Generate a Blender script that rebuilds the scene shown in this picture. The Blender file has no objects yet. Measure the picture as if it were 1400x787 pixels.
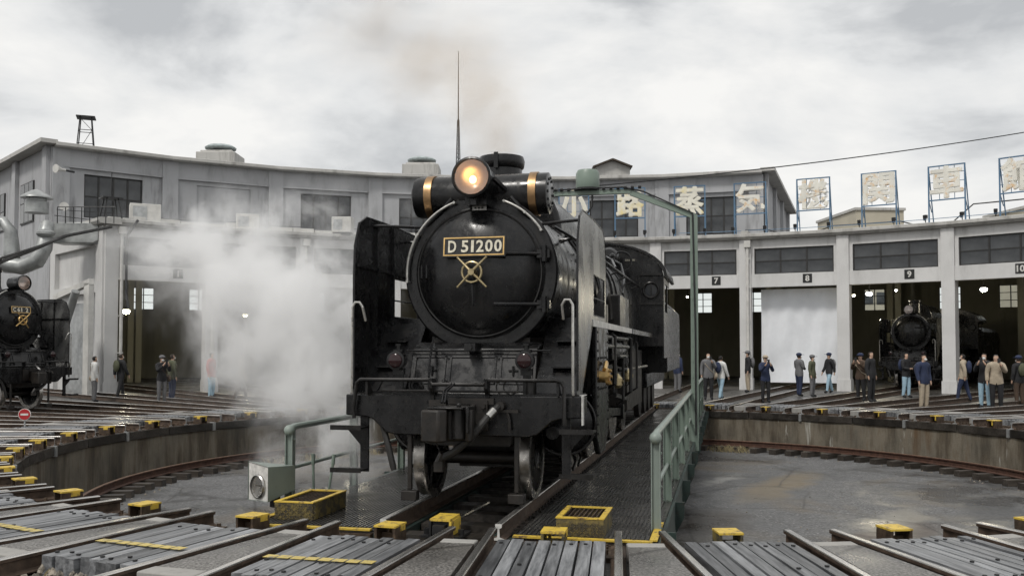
import bpy, bmesh, math, random
from mathutils import Vector, Matrix, Euler
random.seed(7)
sc = bpy.context.scene
COL = sc.collection
PI = math.pi
R = math.radians
sin, cos = math.sin, math.cos

# ------------------------------------------------------------------ camera
FPX = 1280.0
cam_d = bpy.data.cameras.new('camera')
cam = bpy.data.objects.new('camera', cam_d); COL.objects.link(cam)
cam_d.sensor_fit = 'HORIZONTAL'; cam_d.sensor_width = 36.0
cam_d.lens = FPX / 1400.0 * 36.0
cam.location = (0, 0, 1.6)
PITCH = 2.0
cam.rotation_euler = (R(90 + PITCH), 0, 0)
cam_d.shift_y = (86.0 - FPX * math.tan(R(PITCH))) / 1400.0
cam_d.clip_start = 0.1; cam_d.clip_end = 3000
sc.camera = cam

# ------------------------------------------------------------------ world
SUN_EL, SUN_AZ = R(52), R(215)      # azimuth clockwise from +Y (behind the camera, a little to the left)
w = bpy.data.worlds.new('World'); sc.world = w; w.use_nodes = True
nt = w.node_tree; N = nt.nodes; L = nt.links
for n in list(N): N.remove(n)
wo = N.new('ShaderNodeOutputWorld'); bg = N.new('ShaderNodeBackground'); bg.inputs['Strength'].default_value = 0.1
sky = N.new('ShaderNodeTexSky'); sky.sky_type = 'NISHITA'; sky.sun_disc = False
sky.sun_elevation = SUN_EL; sky.sun_rotation = SUN_AZ; sky.dust_density = 3.0
tc = N.new('ShaderNodeTexCoord'); sep = N.new('ShaderNodeSeparateXYZ'); L.new(tc.outputs['Generated'], sep.inputs[0])
mp = N.new('ShaderNodeMapping'); mp.inputs['Scale'].default_value = (2.1, 2.1, 5.2); mp.inputs['Location'].default_value = (3.7, 1.2, 0.4)
L.new(tc.outputs['Generated'], mp.inputs[0])
cn = N.new('ShaderNodeTexNoise'); cn.inputs['Scale'].default_value = 1.5; cn.inputs['Detail'].default_value = 8; cn.inputs['Roughness'].default_value = 0.55
cn.inputs['Distortion'].default_value = 0.25
L.new(mp.outputs[0], cn.inputs['Vector'])
cr = N.new('ShaderNodeValToRGB'); L.new(cn.outputs['Fac'], cr.inputs[0])
e = cr.color_ramp.elements
e[0].position = 0.36; e[0].color = (0.55, 0.565, 0.58, 1)
e[1].position = 0.61; e[1].color = (1.0, 0.99, 0.965, 1)
em = cr.color_ramp.elements.new(0.48); em.color = (0.83, 0.838, 0.838, 1)
# bright, even veil of cloud towards the horizon
hz = N.new('ShaderNodeMapRange'); hz.inputs['From Min'].default_value = 0.0; hz.inputs['From Max'].default_value = 0.20
hz.inputs['To Min'].default_value = 0.75; hz.inputs['To Max'].default_value = 0.0; L.new(sep.outputs['Z'], hz.inputs['Value'])
hm = N.new('ShaderNodeMix'); hm.data_type = 'RGBA'; L.new(hz.outputs[0], hm.inputs[0]); L.new(cr.outputs[0], hm.inputs[6])
hm.inputs[7].default_value = (0.955, 0.95, 0.92, 1)
sc_ = N.new('ShaderNodeVectorMath'); sc_.operation = 'SCALE'; sc_.inputs['Scale'].default_value = 8.35
L.new(hm.outputs[2], sc_.inputs[0])
mx = N.new('ShaderNodeMix'); mx.data_type = 'RGBA'; mx.inputs[0].default_value = 0.965
L.new(sky.outputs[0], mx.inputs[6]); L.new(sc_.outputs[0], mx.inputs[7])
L.new(mx.outputs[2], bg.inputs['Color']); L.new(bg.outputs[0], wo.inputs['Surface'])

# ------------------------------------------------------------------ sun (soft, behind cloud)
sd = bpy.data.lights.new('sun', 'SUN'); sd.energy = 1.5; sd.angle = R(11); sd.color = (1.0, 0.965, 0.91)
so = bpy.data.objects.new('sun', sd); COL.objects.link(so)
sdir = Vector((sin(SUN_AZ) * cos(SUN_EL), cos(SUN_AZ) * cos(SUN_EL), sin(SUN_EL)))
so.rotation_euler = sdir.to_track_quat('Z', 'Y').to_euler(); so.location = sdir * 60

# ------------------------------------------------------------------ exposure and render settings
vs = sc.view_settings; vs.view_transform = 'Standard'; vs.look = 'None'; vs.exposure = 0.2; vs.gamma = 1.0
vs.use_curve_mapping = False
sc.render.engine = 'CYCLES'
cy = sc.cycles; cy.use_denoising = True; cy.max_bounces = 10; cy.volume_bounces = 6; cy.transparent_max_bounces = 12
cy.diffuse_bounces = 4; cy.glossy_bounces = 4; cy.volume_step_rate = 0.65; cy.volume_max_steps = 400; cy.caustics_reflective = False; cy.caustics_refractive = False
cy.use_adaptive_sampling = True; cy.adaptive_threshold = 0.02

# ------------------------------------------------------------------ materials
MATS = {}
def nmat(name):
    m = bpy.data.materials.new(name); m.use_nodes = True; MATS[name] = m
    return m, m.node_tree.nodes, m.node_tree.links, m.node_tree.nodes['Principled BSDF']
def col4(c): return (c[0], c[1], c[2], 1)
def coords(N, L, scale=(1, 1, 1), space='Object'):
    t = N.new('ShaderNodeTexCoord'); m = N.new('ShaderNodeMapping'); m.inputs['Scale'].default_value = scale
    L.new(t.outputs[space], m.inputs[0]); return m.outputs[0]
def noise(N, L, vec, scale, detail=5, rough=0.55, dist=0.0):
    n = N.new('ShaderNodeTexNoise'); n.inputs['Scale'].default_value = scale; n.inputs['Detail'].default_value = detail
    n.inputs['Roughness'].default_value = rough; n.inputs['Distortion'].default_value = dist
    if vec is not None: L.new(vec, n.inputs['Vector'])
    return n.outputs['Fac']
def ramp(N, L, fac, stops):
    r = N.new('ShaderNodeValToRGB'); L.new(fac, r.inputs[0]); e = r.color_ramp.elements
    e[0].position, e[0].color = stops[0][0], col4(stops[0][1]); e[1].position, e[1].color = stops[-1][0], col4(stops[-1][1])
    for p, c in stops[1:-1]:
        x = e.new(p); x.color = col4(c)
    return r.outputs[0]
def mixc(N, L, fac, a, b, mode='MIX'):
    m = N.new('ShaderNodeMix'); m.data_type = 'RGBA'; m.blend_type = mode
    if isinstance(fac, (int, float)): m.inputs[0].default_value = fac
    else: L.new(fac, m.inputs[0])
    for i, v in ((6, a), (7, b)):
        if isinstance(v, tuple): m.inputs[i].default_value = col4(v)
        else: L.new(v, m.inputs[i])
    return m.outputs[2]
def rng(N, L, v, a, b, c, d):
    m = N.new('ShaderNodeMapRange'); L.new(v, m.inputs['Value'])
    for k, x in zip(('From Min', 'From Max', 'To Min', 'To Max'), (a, b, c, d)): m.inputs[k].default_value = x
    return m.outputs[0]
def bump(N, L, b, h, strength=0.3, dist=0.02):
    n = N.new('ShaderNodeBump'); n.inputs['Strength'].default_value = strength; n.inputs['Distance'].default_value = dist
    L.new(h, n.inputs['Height']); L.new(n.outputs[0], b.inputs['Normal'])
def basic(name, c, rough=0.6, metal=0.0, var=0.25, scale=6.0, bmp=0.0, c2=None, space='Object', stretch=(1, 1, 1), rv=0.1, obj=0.0):
    """paint, metal or wood whose colour and gloss wander a little"""
    m, N, L, b = nmat(name)
    v = coords(N, L, stretch, space)
    n = noise(N, L, v, scale, 6, 0.6)
    dk = tuple(x * (1 - var) for x in c); lt = c2 or tuple(min(1, x * (1 + var)) for x in c)
    col = ramp(N, L, n, [(0.3, dk), (0.7, lt)])
    if obj:
        oi = N.new('ShaderNodeObjectInfo'); f = rng(N, L, oi.outputs['Random'], 0, 1, 1 - obj, 1 + obj)
        g = N.new('ShaderNodeVectorMath'); g.operation = 'SCALE'; L.new(col, g.inputs[0]); L.new(f, g.inputs['Scale']); col = g.outputs[0]
    L.new(col, b.inputs['Base Color'])
    L.new(rng(N, L, noise(N, L, v, scale * 0.7, 4), 0.3, 0.7, max(0.03, rough - rv), min(1, rough + rv)), b.inputs['Roughness'])
    b.inputs['Metallic'].default_value = metal
    if bmp: bump(N, L, b, noise(N, L, v, scale * 4, 6), bmp, 0.01)
    return m
def emit(name, c, s):
    m, N, L, b = nmat(name); b.inputs['Base Color'].default_value = col4(c)
    b.inputs['Emission Color'].default_value = col4(c); b.inputs['Emission Strength'].default_value = s; return m

# locomotive paint: near-black, satin, dusty and oily in patches
m, N, L, b = nmat('black_paint')
v = coords(N, L)
n1 = noise(N, L, v, 2.2, 6, 0.6); n2 = noise(N, L, v, 22, 5, 0.6); n3 = noise(N, L, coords(N, L, (5, 5, 0.6)), 1.5, 6, 0.62); n4 = noise(N, L, v, 5.5, 6, 0.65, 0.5)
c1 = ramp(N, L, n1, [(0.36, (0.0045, 0.0045, 0.005)), (0.64, (0.012, 0.012, 0.0128))])
c1 = mixc(N, L, rng(N, L, n2, 0.52, 0.72, 0.0, 0.3), c1, (0.040, 0.037, 0.033))
c1 = mixc(N, L, rng(N, L, n3, 0.56, 0.72, 0.0, 0.45), c1, (0.030, 0.026, 0.022))
L.new(c1, b.inputs['Base Color'])
ro = N.new('ShaderNodeMath'); ro.operation = 'ADD'; L.new(rng(N, L, n4, 0.38, 0.64, 0.14, 0.38), ro.inputs[0]); L.new(rng(N, L, n3, 0.5, 0.7, 0.0, 0.2), ro.inputs[1]); L.new(ro.outputs[0], b.inputs['Roughness'])
b.inputs['Specular IOR Level'].default_value = 0.4
hsum = N.new('ShaderNodeMath'); hsum.operation = 'ADD'; L.new(n2, hsum.inputs[0]); L.new(n1, hsum.inputs[1])
bump(N, L, b, hsum.outputs[0], 0.06, 0.012)
basic('black_gloss', (0.013, 0.013, 0.014), 0.2, 0, 0.4, 3, 0.02, rv=0.08)
basic('under_black', (0.008, 0.0072, 0.0065), 0.5, 0, 0.5, 9, 0.25, c2=(0.024, 0.019, 0.015))
basic('worn_steel_black', (0.026, 0.025, 0.0245), 0.33, 0.5, 0.55, 5, 0.08, rv=0.12)
# right smoke deflector: metal colour raised in patches to stand in for sky sheen
m, N, L, b = nmat('deflector_sheet')
v = coords(N, L, (1, 1, 0.8)); n1 = noise(N, L, v, 1.7, 6, 0.55, 0.6); n2 = noise(N, L, v, 14, 5, 0.6)
L.new(ramp(N, L, n1, [(0.36, (0.12, 0.12, 0.12)), (0.66, (0.42, 0.42, 0.41))]), b.inputs['Base Color'])
L.new(rng(N, L, n1, 0.3, 0.7, 0.18, 0.36), b.inputs['Roughness']); b.inputs['Metallic'].default_value = 0.75
bump(N, L, b, n1, 0.10, 0.03)
basic('bright_steel', (0.42, 0.41, 0.39), 0.3, 1.0, 0.25, 14, 0.03)
basic('wheel_tread', (0.42, 0.40, 0.375), 0.3, 1.0, 0.35, 12, 0.04)
basic('brass', (0.62, 0.42, 0.18), 0.34, 1.0, 0.25, 9, 0.03)
basic('old_brass', (0.44, 0.36, 0.21), 0.38, 0.9, 0.3, 14, 0.03)
basic('copper_band', (0.38, 0.24, 0.125), 0.4, 1.0, 0.3, 9, 0.03)
basic('cream_metal', (0.62, 0.58, 0.47), 0.4, 0.5, 0.2, 14)
basic('pale_handrail', (0.55, 0.54, 0.51), 0.33, 0.6, 0.3, 12)
basic('white_paint', (0.62, 0.61, 0.58), 0.5, 0, 0.3, 12, 0.05, stretch=(1, 1, 1))
basic('plate_black', (0.012, 0.012, 0.012), 0.35, 0, 0.2, 8)
basic('rubber', (0.022, 0.021, 0.020), 0.6, 0, 0.4, 12, 0.1)
m, N, L, b = nmat('lens_red'); b.inputs['Base Color'].default_value = (0.022, 0.007, 0.008, 1); b.inputs['Roughness'].default_value = 0.08
m, N, L, b = nmat('glass'); b.inputs['Base Color'].default_value = (0.9, 0.95, 0.95, 1); b.inputs['Roughness'].default_value = 0.02
b.inputs['Transmission Weight'].default_value = 1.0; b.inputs['IOR'].default_value = 1.05
m = bpy.data.materials.new('lens_clear'); m.use_nodes = True; MATS['lens_clear'] = m; N = m.node_tree.nodes; L = m.node_tree.links
for q_ in list(N): N.remove(q_)
o_ = N.new('ShaderNodeOutputMaterial'); t_ = N.new('ShaderNodeBsdfTransparent'); g_ = N.new('ShaderNodeBsdfGlossy'); g_.inputs['Roughness'].default_value = 0.05; x_ = N.new('ShaderNodeMixShader'); x_.inputs[0].default_value = 0.10
L.new(t_.outputs[0], x_.inputs[1]); L.new(g_.outputs[0], x_.inputs[2]); L.new(x_.outputs[0], o_.inputs['Surface'])
m, N, L, b = nmat('dark_pane')
v = coords(N, L); L.new(ramp(N, L, noise(N, L, v, 0.9, 3), [(0.35, (0.028, 0.031, 0.035)), (0.7, (0.085, 0.09, 0.095))]), b.inputs['Base Color'])
oi = N.new('ShaderNodeObjectInfo'); L.new(rng(N, L, oi.outputs['Random'], 0, 1, 0.05, 0.3), b.inputs['Roughness']); bump(N, L, b, noise(N, L, v, 1.6, 2), 0.12, 0.05); b.inputs['Specular IOR Level'].default_value = 0.5
m, N, L, b = nmat('reflector'); b.inputs['Base Color'].default_value = (0.55, 0.42, 0.35, 1); b.inputs['Metallic'].default_value = 0.8; b.inputs['Roughness'].default_value = 0.3
emit('lamp_bulb', (1.0, 0.60, 0.18), 9.0); emit('hall_lamp', (1.0, 0.93, 0.62), 9.0); emit('hall_lamp_white', (1.0, 0.98, 0.92), 9.0)

# painted concrete of the roundhouse, with rain streaks and soot under the eaves' drips
def concrete(name, base, streak, amount, scale=1.0):
    m, N, L, b = nmat(name)
    v = coords(N, L, (1, 1, 1), 'Object'); vs_ = coords(N, L, (1.5, 1.5, 0.3), 'Object')
    n1 = noise(N, L, v, 0.55 * scale, 6, 0.6); n2 = noise(N, L, vs_, 1.6 * scale, 6, 0.65); n3 = noise(N, L, v, 26, 4, 0.6)
    c = ramp(N, L, n1, [(0.3, tuple(x * 0.86 for x in base)), (0.7, tuple(x * 1.07 for x in base))])
    msk = N.new('ShaderNodeMath'); msk.operation = 'MULTIPLY'; L.new(rng(N, L, n2, 0.50, 0.72, 0.0, amount), msk.inputs[0]); L.new(rng(N, L, noise(N, L, v, 0.33 * scale, 3, 0.5), 0.42, 0.60, 0.18, 1.0), msk.inputs[1])
    c = mixc(N, L, msk.outputs[0], c, streak)
    c = mixc(N, L, rng(N, L, n3, 0.35, 0.7, 0.0, 0.10), c, tuple(x * 0.6 for x in base))
    L.new(c, b.inputs['Base Color']); b.inputs['Roughness'].default_value = 0.82
    bump(N, L, b, n3, 0.12, 0.02)
concrete('wall_paint', (0.66, 0.655, 0.645), (0.26, 0.25, 0.235), 0.5)
concrete('wall_upper', (0.43, 0.435, 0.448), (0.11, 0.108, 0.105), 0.9, 0.8)
concrete('cornice_paint', (0.52, 0.51, 0.485), (0.15, 0.14, 0.125), 0.7)
concrete('concrete_block', (0.34, 0.33, 0.31), (0.14, 0.13, 0.12), 0.6, 3)
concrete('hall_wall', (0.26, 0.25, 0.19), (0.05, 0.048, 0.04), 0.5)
# pit wall: old concrete, rusty brown streaks and lime runs
m, N, L, b = nmat('pit_concrete')
v = coords(N, L); vs_ = coords(N, L, (0.8, 0.8, 0.14)); vl = coords(N, L, (2.6, 2.6, 0.3))
n1 = noise(N, L, vs_, 2.4, 7, 0.68); n2 = noise(N, L, v, 1.1, 6, 0.6); n3 = noise(N, L, vl, 0.9, 5, 0.7, 0.3)
c = ramp(N, L, n1, [(0.32, (0.040, 0.034, 0.026)), (0.45, (0.105, 0.084, 0.058)), (0.57, (0.20, 0.175, 0.135)), (0.70, (0.13, 0.083, 0.045))])
c = mixc(N, L, rng(N, L, n2, 0.42, 0.7, 0, 0.6), c, (0.062, 0.060, 0.050))
c = mixc(N, L, rng(N, L, n3, 0.64, 0.68, 0, 0.85), c, (0.42, 0.41, 0.37))
L.new(c, b.inputs['Base Color']); b.inputs['Roughness'].default_value = 0.8; bump(N, L, b, noise(N, L, v, 18, 6), 0.35, 0.02)
# asphalt: pale aggregate, damp darker patches, brown silt
# stains with a shape of their own on the pit floor: (x, y, half length, half width, heading, colour, strength)
PIT_STAINS = [(5.6, 19.6, 2.7, 0.55, 0.53, (0.165, 0.13, 0.082), 0.85), (6.5, 15.6, 1.5, 0.38, 0.5, (0.25, 0.235, 0.20), 0.75), (3.3, 15.4, 1.3, 0.7, 0.2, (0.045, 0.035, 0.026), 0.8),
              (5.4, 13.9, 2.2, 0.5, 0.9, (0.075, 0.052, 0.036), 0.7), (4.4, 20.2, 1.2, 0.2, 0.6, (0.27, 0.265, 0.25), 0.6), (-3.4, 13.6, 1.3, 0.8, 0.3, (0.12, 0.085, 0.05), 0.7), (8.4, 16.5, 1.3, 0.8, 0.2, (0.05, 0.05, 0.05), 0.5)]
def asphalt(name, a, bb, silt, siltamt, grain=110, wet=0.45, stains=()):
    m, N, L, b = nmat(name)
    v = coords(N, L, space='Object')
    n1 = noise(N, L, v, grain, 3, 0.7); n2 = noise(N, L, v, 0.42, 6, 0.62, 0.5); n3 = noise(N, L, v, 0.24, 5, 0.6, 0.8)
    vo = N.new('ShaderNodeTexVoronoi'); vo.inputs['Scale'].default_value = grain * 0.6; L.new(v, vo.inputs['Vector'])
    c = ramp(N, L, n1, [(0.40, a), (0.62, bb)])
    vk = N.new('ShaderNodeSeparateColor'); L.new(vo.outputs['Color'], vk.inputs[0])
    spk = N.new('ShaderNodeMath'); spk.operation = 'MULTIPLY'; L.new(rng(N, L, vo.outputs['Distance'], 0.18, 0.34, 0.85, 0.0), spk.inputs[0]); L.new(rng(N, L, vk.outputs[0], 0.72, 0.78, 0.0, 1.0), spk.inputs[1])
    c = mixc(N, L, spk.outputs[0], c, (0.36, 0.35, 0.335))
    c = mixc(N, L, rng(N, L, n2, 0.44, 0.62, 0.0, wet), c, tuple(x * 0.45 for x in a))
    c = mixc(N, L, rng(N, L, n3, 0.53, 0.66, 0.0, siltamt), c, silt)
    vc = N.new('ShaderNodeTexVoronoi'); vc.feature = 'DISTANCE_TO_EDGE'; vc.inputs['Scale'].default_value = 0.33
    wv = N.new('ShaderNodeMix'); wv.data_type = 'RGBA'; wv.inputs[0].default_value = 0.12
    nn = N.new('ShaderNodeTexNoise'); nn.inputs['Scale'].default_value = 1.5; nn.inputs['Detail'].default_value = 6; L.new(v, nn.inputs['Vector'])
    L.new(v, wv.inputs[6]); L.new(nn.outputs['Color'], wv.inputs[7]); L.new(wv.outputs[2], vc.inputs['Vector'])
    for sx, sy, hl, hwid, hd, scol, amt in stains:
        m1 = N.new('ShaderNodeMapping'); m1.vector_type = 'TEXTURE'; m1.inputs['Location'].default_value = (sx, sy, -1.18); m1.inputs['Rotation'].default_value = (0, 0, -hd); m1.inputs['Scale'].default_value = (hwid, hl, 1)
        wq = N.new('ShaderNodeTexNoise'); wq.inputs['Scale'].default_value = 1.3; wq.inputs['Detail'].default_value = 6; L.new(v, wq.inputs['Vector'])
        aq = N.new('ShaderNodeVectorMath'); aq.operation = 'MULTIPLY_ADD'; L.new(wq.outputs['Color'], aq.inputs[0]); aq.inputs[1].default_value = (0.9, 0.9, 0); L.new(v, aq.inputs[2])
        bq = N.new('ShaderNodeVectorMath'); bq.operation = 'SUBTRACT'; L.new(aq.outputs[0], bq.inputs[0]); bq.inputs[1].default_value = (0.45, 0.45, 0); L.new(bq.outputs[0], m1.inputs[0])
        lq = N.new('ShaderNodeVectorMath'); lq.operation = 'LENGTH'; L.new(m1.outputs[0], lq.inputs[0])
        c = mixc(N, L, rng(N, L, lq.outputs['Value'], 0.55, 1.1, amt, 0.0), c, scol)
    c = mixc(N, L, rng(N, L, vc.outputs['Distance'], 0.0, 0.010, 0.75, 0.0), c, (0.022, 0.020, 0.018))
    L.new(c, b.inputs['Base Color'])
    L.new(rng(N, L, n2, 0.42, 0.60, 0.70, 0.26), b.inputs['Roughness'])
    bump(N, L, b, n1, 0.35, 0.006)
asphalt('pit_asphalt', (0.055, 0.055, 0.056), (0.185, 0.185, 0.185), (0.15, 0.115, 0.07), 0.55, 26, 0.5, PIT_STAINS)
asphalt('infill_asphalt', (0.055, 0.052, 0.049), (0.29, 0.278, 0.26), (0.10, 0.085, 0.065), 0.35, 42, 0.45)
asphalt('yard_ground', (0.055, 0.053, 0.05), (0.13, 0.125, 0.118), (0.10, 0.08, 0.06), 0.5, 30, 0.6)
# rails
basic('rail_side', (0.062, 0.040, 0.028), 0.7, 0.1, 0.5, 9, 0.25, c2=(0.115, 0.078, 0.055))
basic('rail_head', (0.66, 0.64, 0.61), 0.26, 0.9, 0.45, 7, 0.05, stretch=(1, 0.12, 1))
basic('rail_head_rusty', (0.16, 0.095, 0.062), 0.5, 0.4, 0.4, 9, 0.15)
basic('ring_rail_side', (0.075, 0.036, 0.024), 0.75, 0.1, 0.4, 9, 0.25)
basic('plate_rust', (0.060, 0.042, 0.032), 0.62, 0.3, 0.5, 12, 0.3, c2=(0.13, 0.09, 0.06))
# weathered sleepers / planks
def wood(name, a, bb, obj):
    m, N, L, b = nmat(name)
    v = coords(N, L, (9, 0.7, 9)); v2 = coords(N, L)
    oi = N.new('ShaderNodeObjectInfo')
    ad = N.new('ShaderNodeVectorMath'); ad.operation = 'ADD'; L.new(v, ad.inputs[0])
    sc2 = N.new('ShaderNodeVectorMath'); sc2.operation = 'SCALE'; sc2.inputs[0].default_value = (31, 17, 5); L.new(oi.outputs['Random'], sc2.inputs['Scale']); L.new(sc2.outputs[0], ad.inputs[1])
    n1 = noise(N, L, ad.outputs[0], 2.6, 7, 0.65, 0.2); n2 = noise(N, L, ad.outputs[0], 0.35, 4, 0.6)
    c = ramp(N, L, n1, [(0.36, a), (0.64, bb)])
    c = mixc(N, L, rng(N, L, n2, 0.45, 0.65, 0, 0.6), c, tuple(x * 0.5 for x in a))
    f = rng(N, L, oi.outputs['Random'], 0, 1, 1 - obj, 1 + obj * 0.6)
    g = N.new('ShaderNodeVectorMath'); g.operation = 'SCALE'; L.new(c, g.inputs[0]); L.new(f, g.inputs['Scale'])
    L.new(g.outputs[0], b.inputs['Base Color']); L.new(rng(N, L, n2, 0.35, 0.65, 0.60, 0.30), b.inputs['Roughness'])
    bump(N, L, b, n1, 0.45, 0.008)
wood('plank_grey', (0.10, 0.104, 0.11), (0.30, 0.307, 0.318), 0.5)
wood('timber_dark', (0.020, 0.017, 0.014), (0.058, 0.050, 0.042), 0.4)
wood('timber_sleeper', (0.035, 0.029, 0.024), (0.085, 0.072, 0.060), 0.3)
basic('ballast', (0.20, 0.185, 0.16), 0.85, 0, 0.6, 4, 0.3, c2=(0.42, 0.37, 0.30), obj=0.2)
def worn_paint(name, paint, under, lo=0.50, hi=0.60, rough=0.5, scale=7):
    m, N, L, b = nmat(name)
    v = coords(N, L); oi = N.new('ShaderNodeObjectInfo'); ad = N.new('ShaderNodeVectorMath'); ad.operation = 'ADD'; of = N.new('ShaderNodeVectorMath'); of.operation = 'SCALE'
    of.inputs[0].default_value = (13, 29, 7); L.new(oi.outputs['Random'], of.inputs['Scale']); L.new(v, ad.inputs[0]); L.new(of.outputs[0], ad.inputs[1]); v = ad.outputs[0]
    n1 = noise(N, L, v, scale, 7, 0.68, 0.3); n2 = noise(N, L, v, 1.7, 4)
    p = ramp(N, L, n2, [(0.3, tuple(x * 0.8 for x in paint)), (0.7, paint)])
    L.new(mixc(N, L, rng(N, L, n1, lo, hi, 0, 1), p, under), b.inputs['Base Color'])
    b.inputs['Roughness'].default_value = rough; bump(N, L, b, n1, 0.15, 0.004)
worn_paint('yellow_worn', (0.70, 0.49, 0.07), (0.17, 0.11, 0.055), 0.52, 0.64, scale=12)
worn_paint('yellow_half_worn', (0.22, 0.17, 0.055), (0.055, 0.048, 0.034), 0.42, 0.56, scale=9)
worn_paint('yellow_stripe', (0.60, 0.47, 0.14), (0.20, 0.19, 0.16), 0.52, 0.66, scale=13)
worn_paint('green_paint', (0.225, 0.285, 0.24), (0.06, 0.065, 0.05), 0.66, 0.8, 0.42)
worn_paint('green_pale', (0.25, 0.295, 0.265), (0.13, 0.14, 0.12), 0.62, 0.76, 0.42)
worn_paint('girder_green', (0.028, 0.048, 0.042), (0.035, 0.030, 0.024), 0.52, 0.7, 0.5)
worn_paint('blue_frame', (0.10, 0.195, 0.31), (0.12, 0.09, 0.07), 0.66, 0.8, 0.5)
worn_paint('sign_letter', (0.88, 0.86, 0.78), (0.74, 0.42, 0.14), 0.53, 0.70, 0.5, 3.2)
worn_paint('sign_letter_yellow', (0.88, 0.85, 0.74), (0.80, 0.68, 0.34), 0.50, 0.68, 0.5, 1.6)
basic('deck_plate', (0.028, 0.026, 0.025), 0.32, 0.35, 0.5, 2.2, 0.08, c2=(0.10, 0.095, 0.088), rv=0.16)
basic('deck_rib', (0.075, 0.072, 0.068), 0.28, 0.4, 0.45, 3.0, 0.02, rv=0.14)
basic('galvanised', (0.44, 0.45, 0.45), 0.42, 0.6, 0.25, 5, 0.05)
basic('duct_silver', (0.34, 0.35, 0.345), 0.42, 0.5, 0.35, 2, 0.05)
basic('copper_green', (0.36, 0.41, 0.41), 0.6, 0, 0.3, 4)
basic('dark_metal', (0.022, 0.022, 0.023), 0.5, 0.2, 0.4, 6)
basic('window_frame', (0.022, 0.021, 0.020), 0.5, 0, 0.3, 6)
basic('roof_sheet', (0.16, 0.16, 0.16), 0.6, 0.1, 0.4, 1.5, 0.1)
basic('brown_wood', (0.06, 0.045, 0.032), 0.7, 0, 0.4, 5, 0.2)
basic('tarp', (0.80, 0.82, 0.85), 0.5, 0, 0.1, 0.8)
basic('beige_wall', (0.50, 0.46, 0.37), 0.8, 0, 0.1, 0.3)
basic('box_white', (0.60, 0.59, 0.56), 0.6, 0, 0.15, 3)
basic('sign_red', (0.45, 0.02, 0.025), 0.4, 0, 0.1, 3)
basic('dry_grass', (0.30, 0.25, 0.14), 0.8, 0, 0.4, 8)
basic('green_weed', (0.06, 0.10, 0.03), 0.8, 0, 0.4, 8)
basic('skin', (0.50, 0.33, 0.24), 0.55, 0, 0.1, 5)
M = MATS

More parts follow.
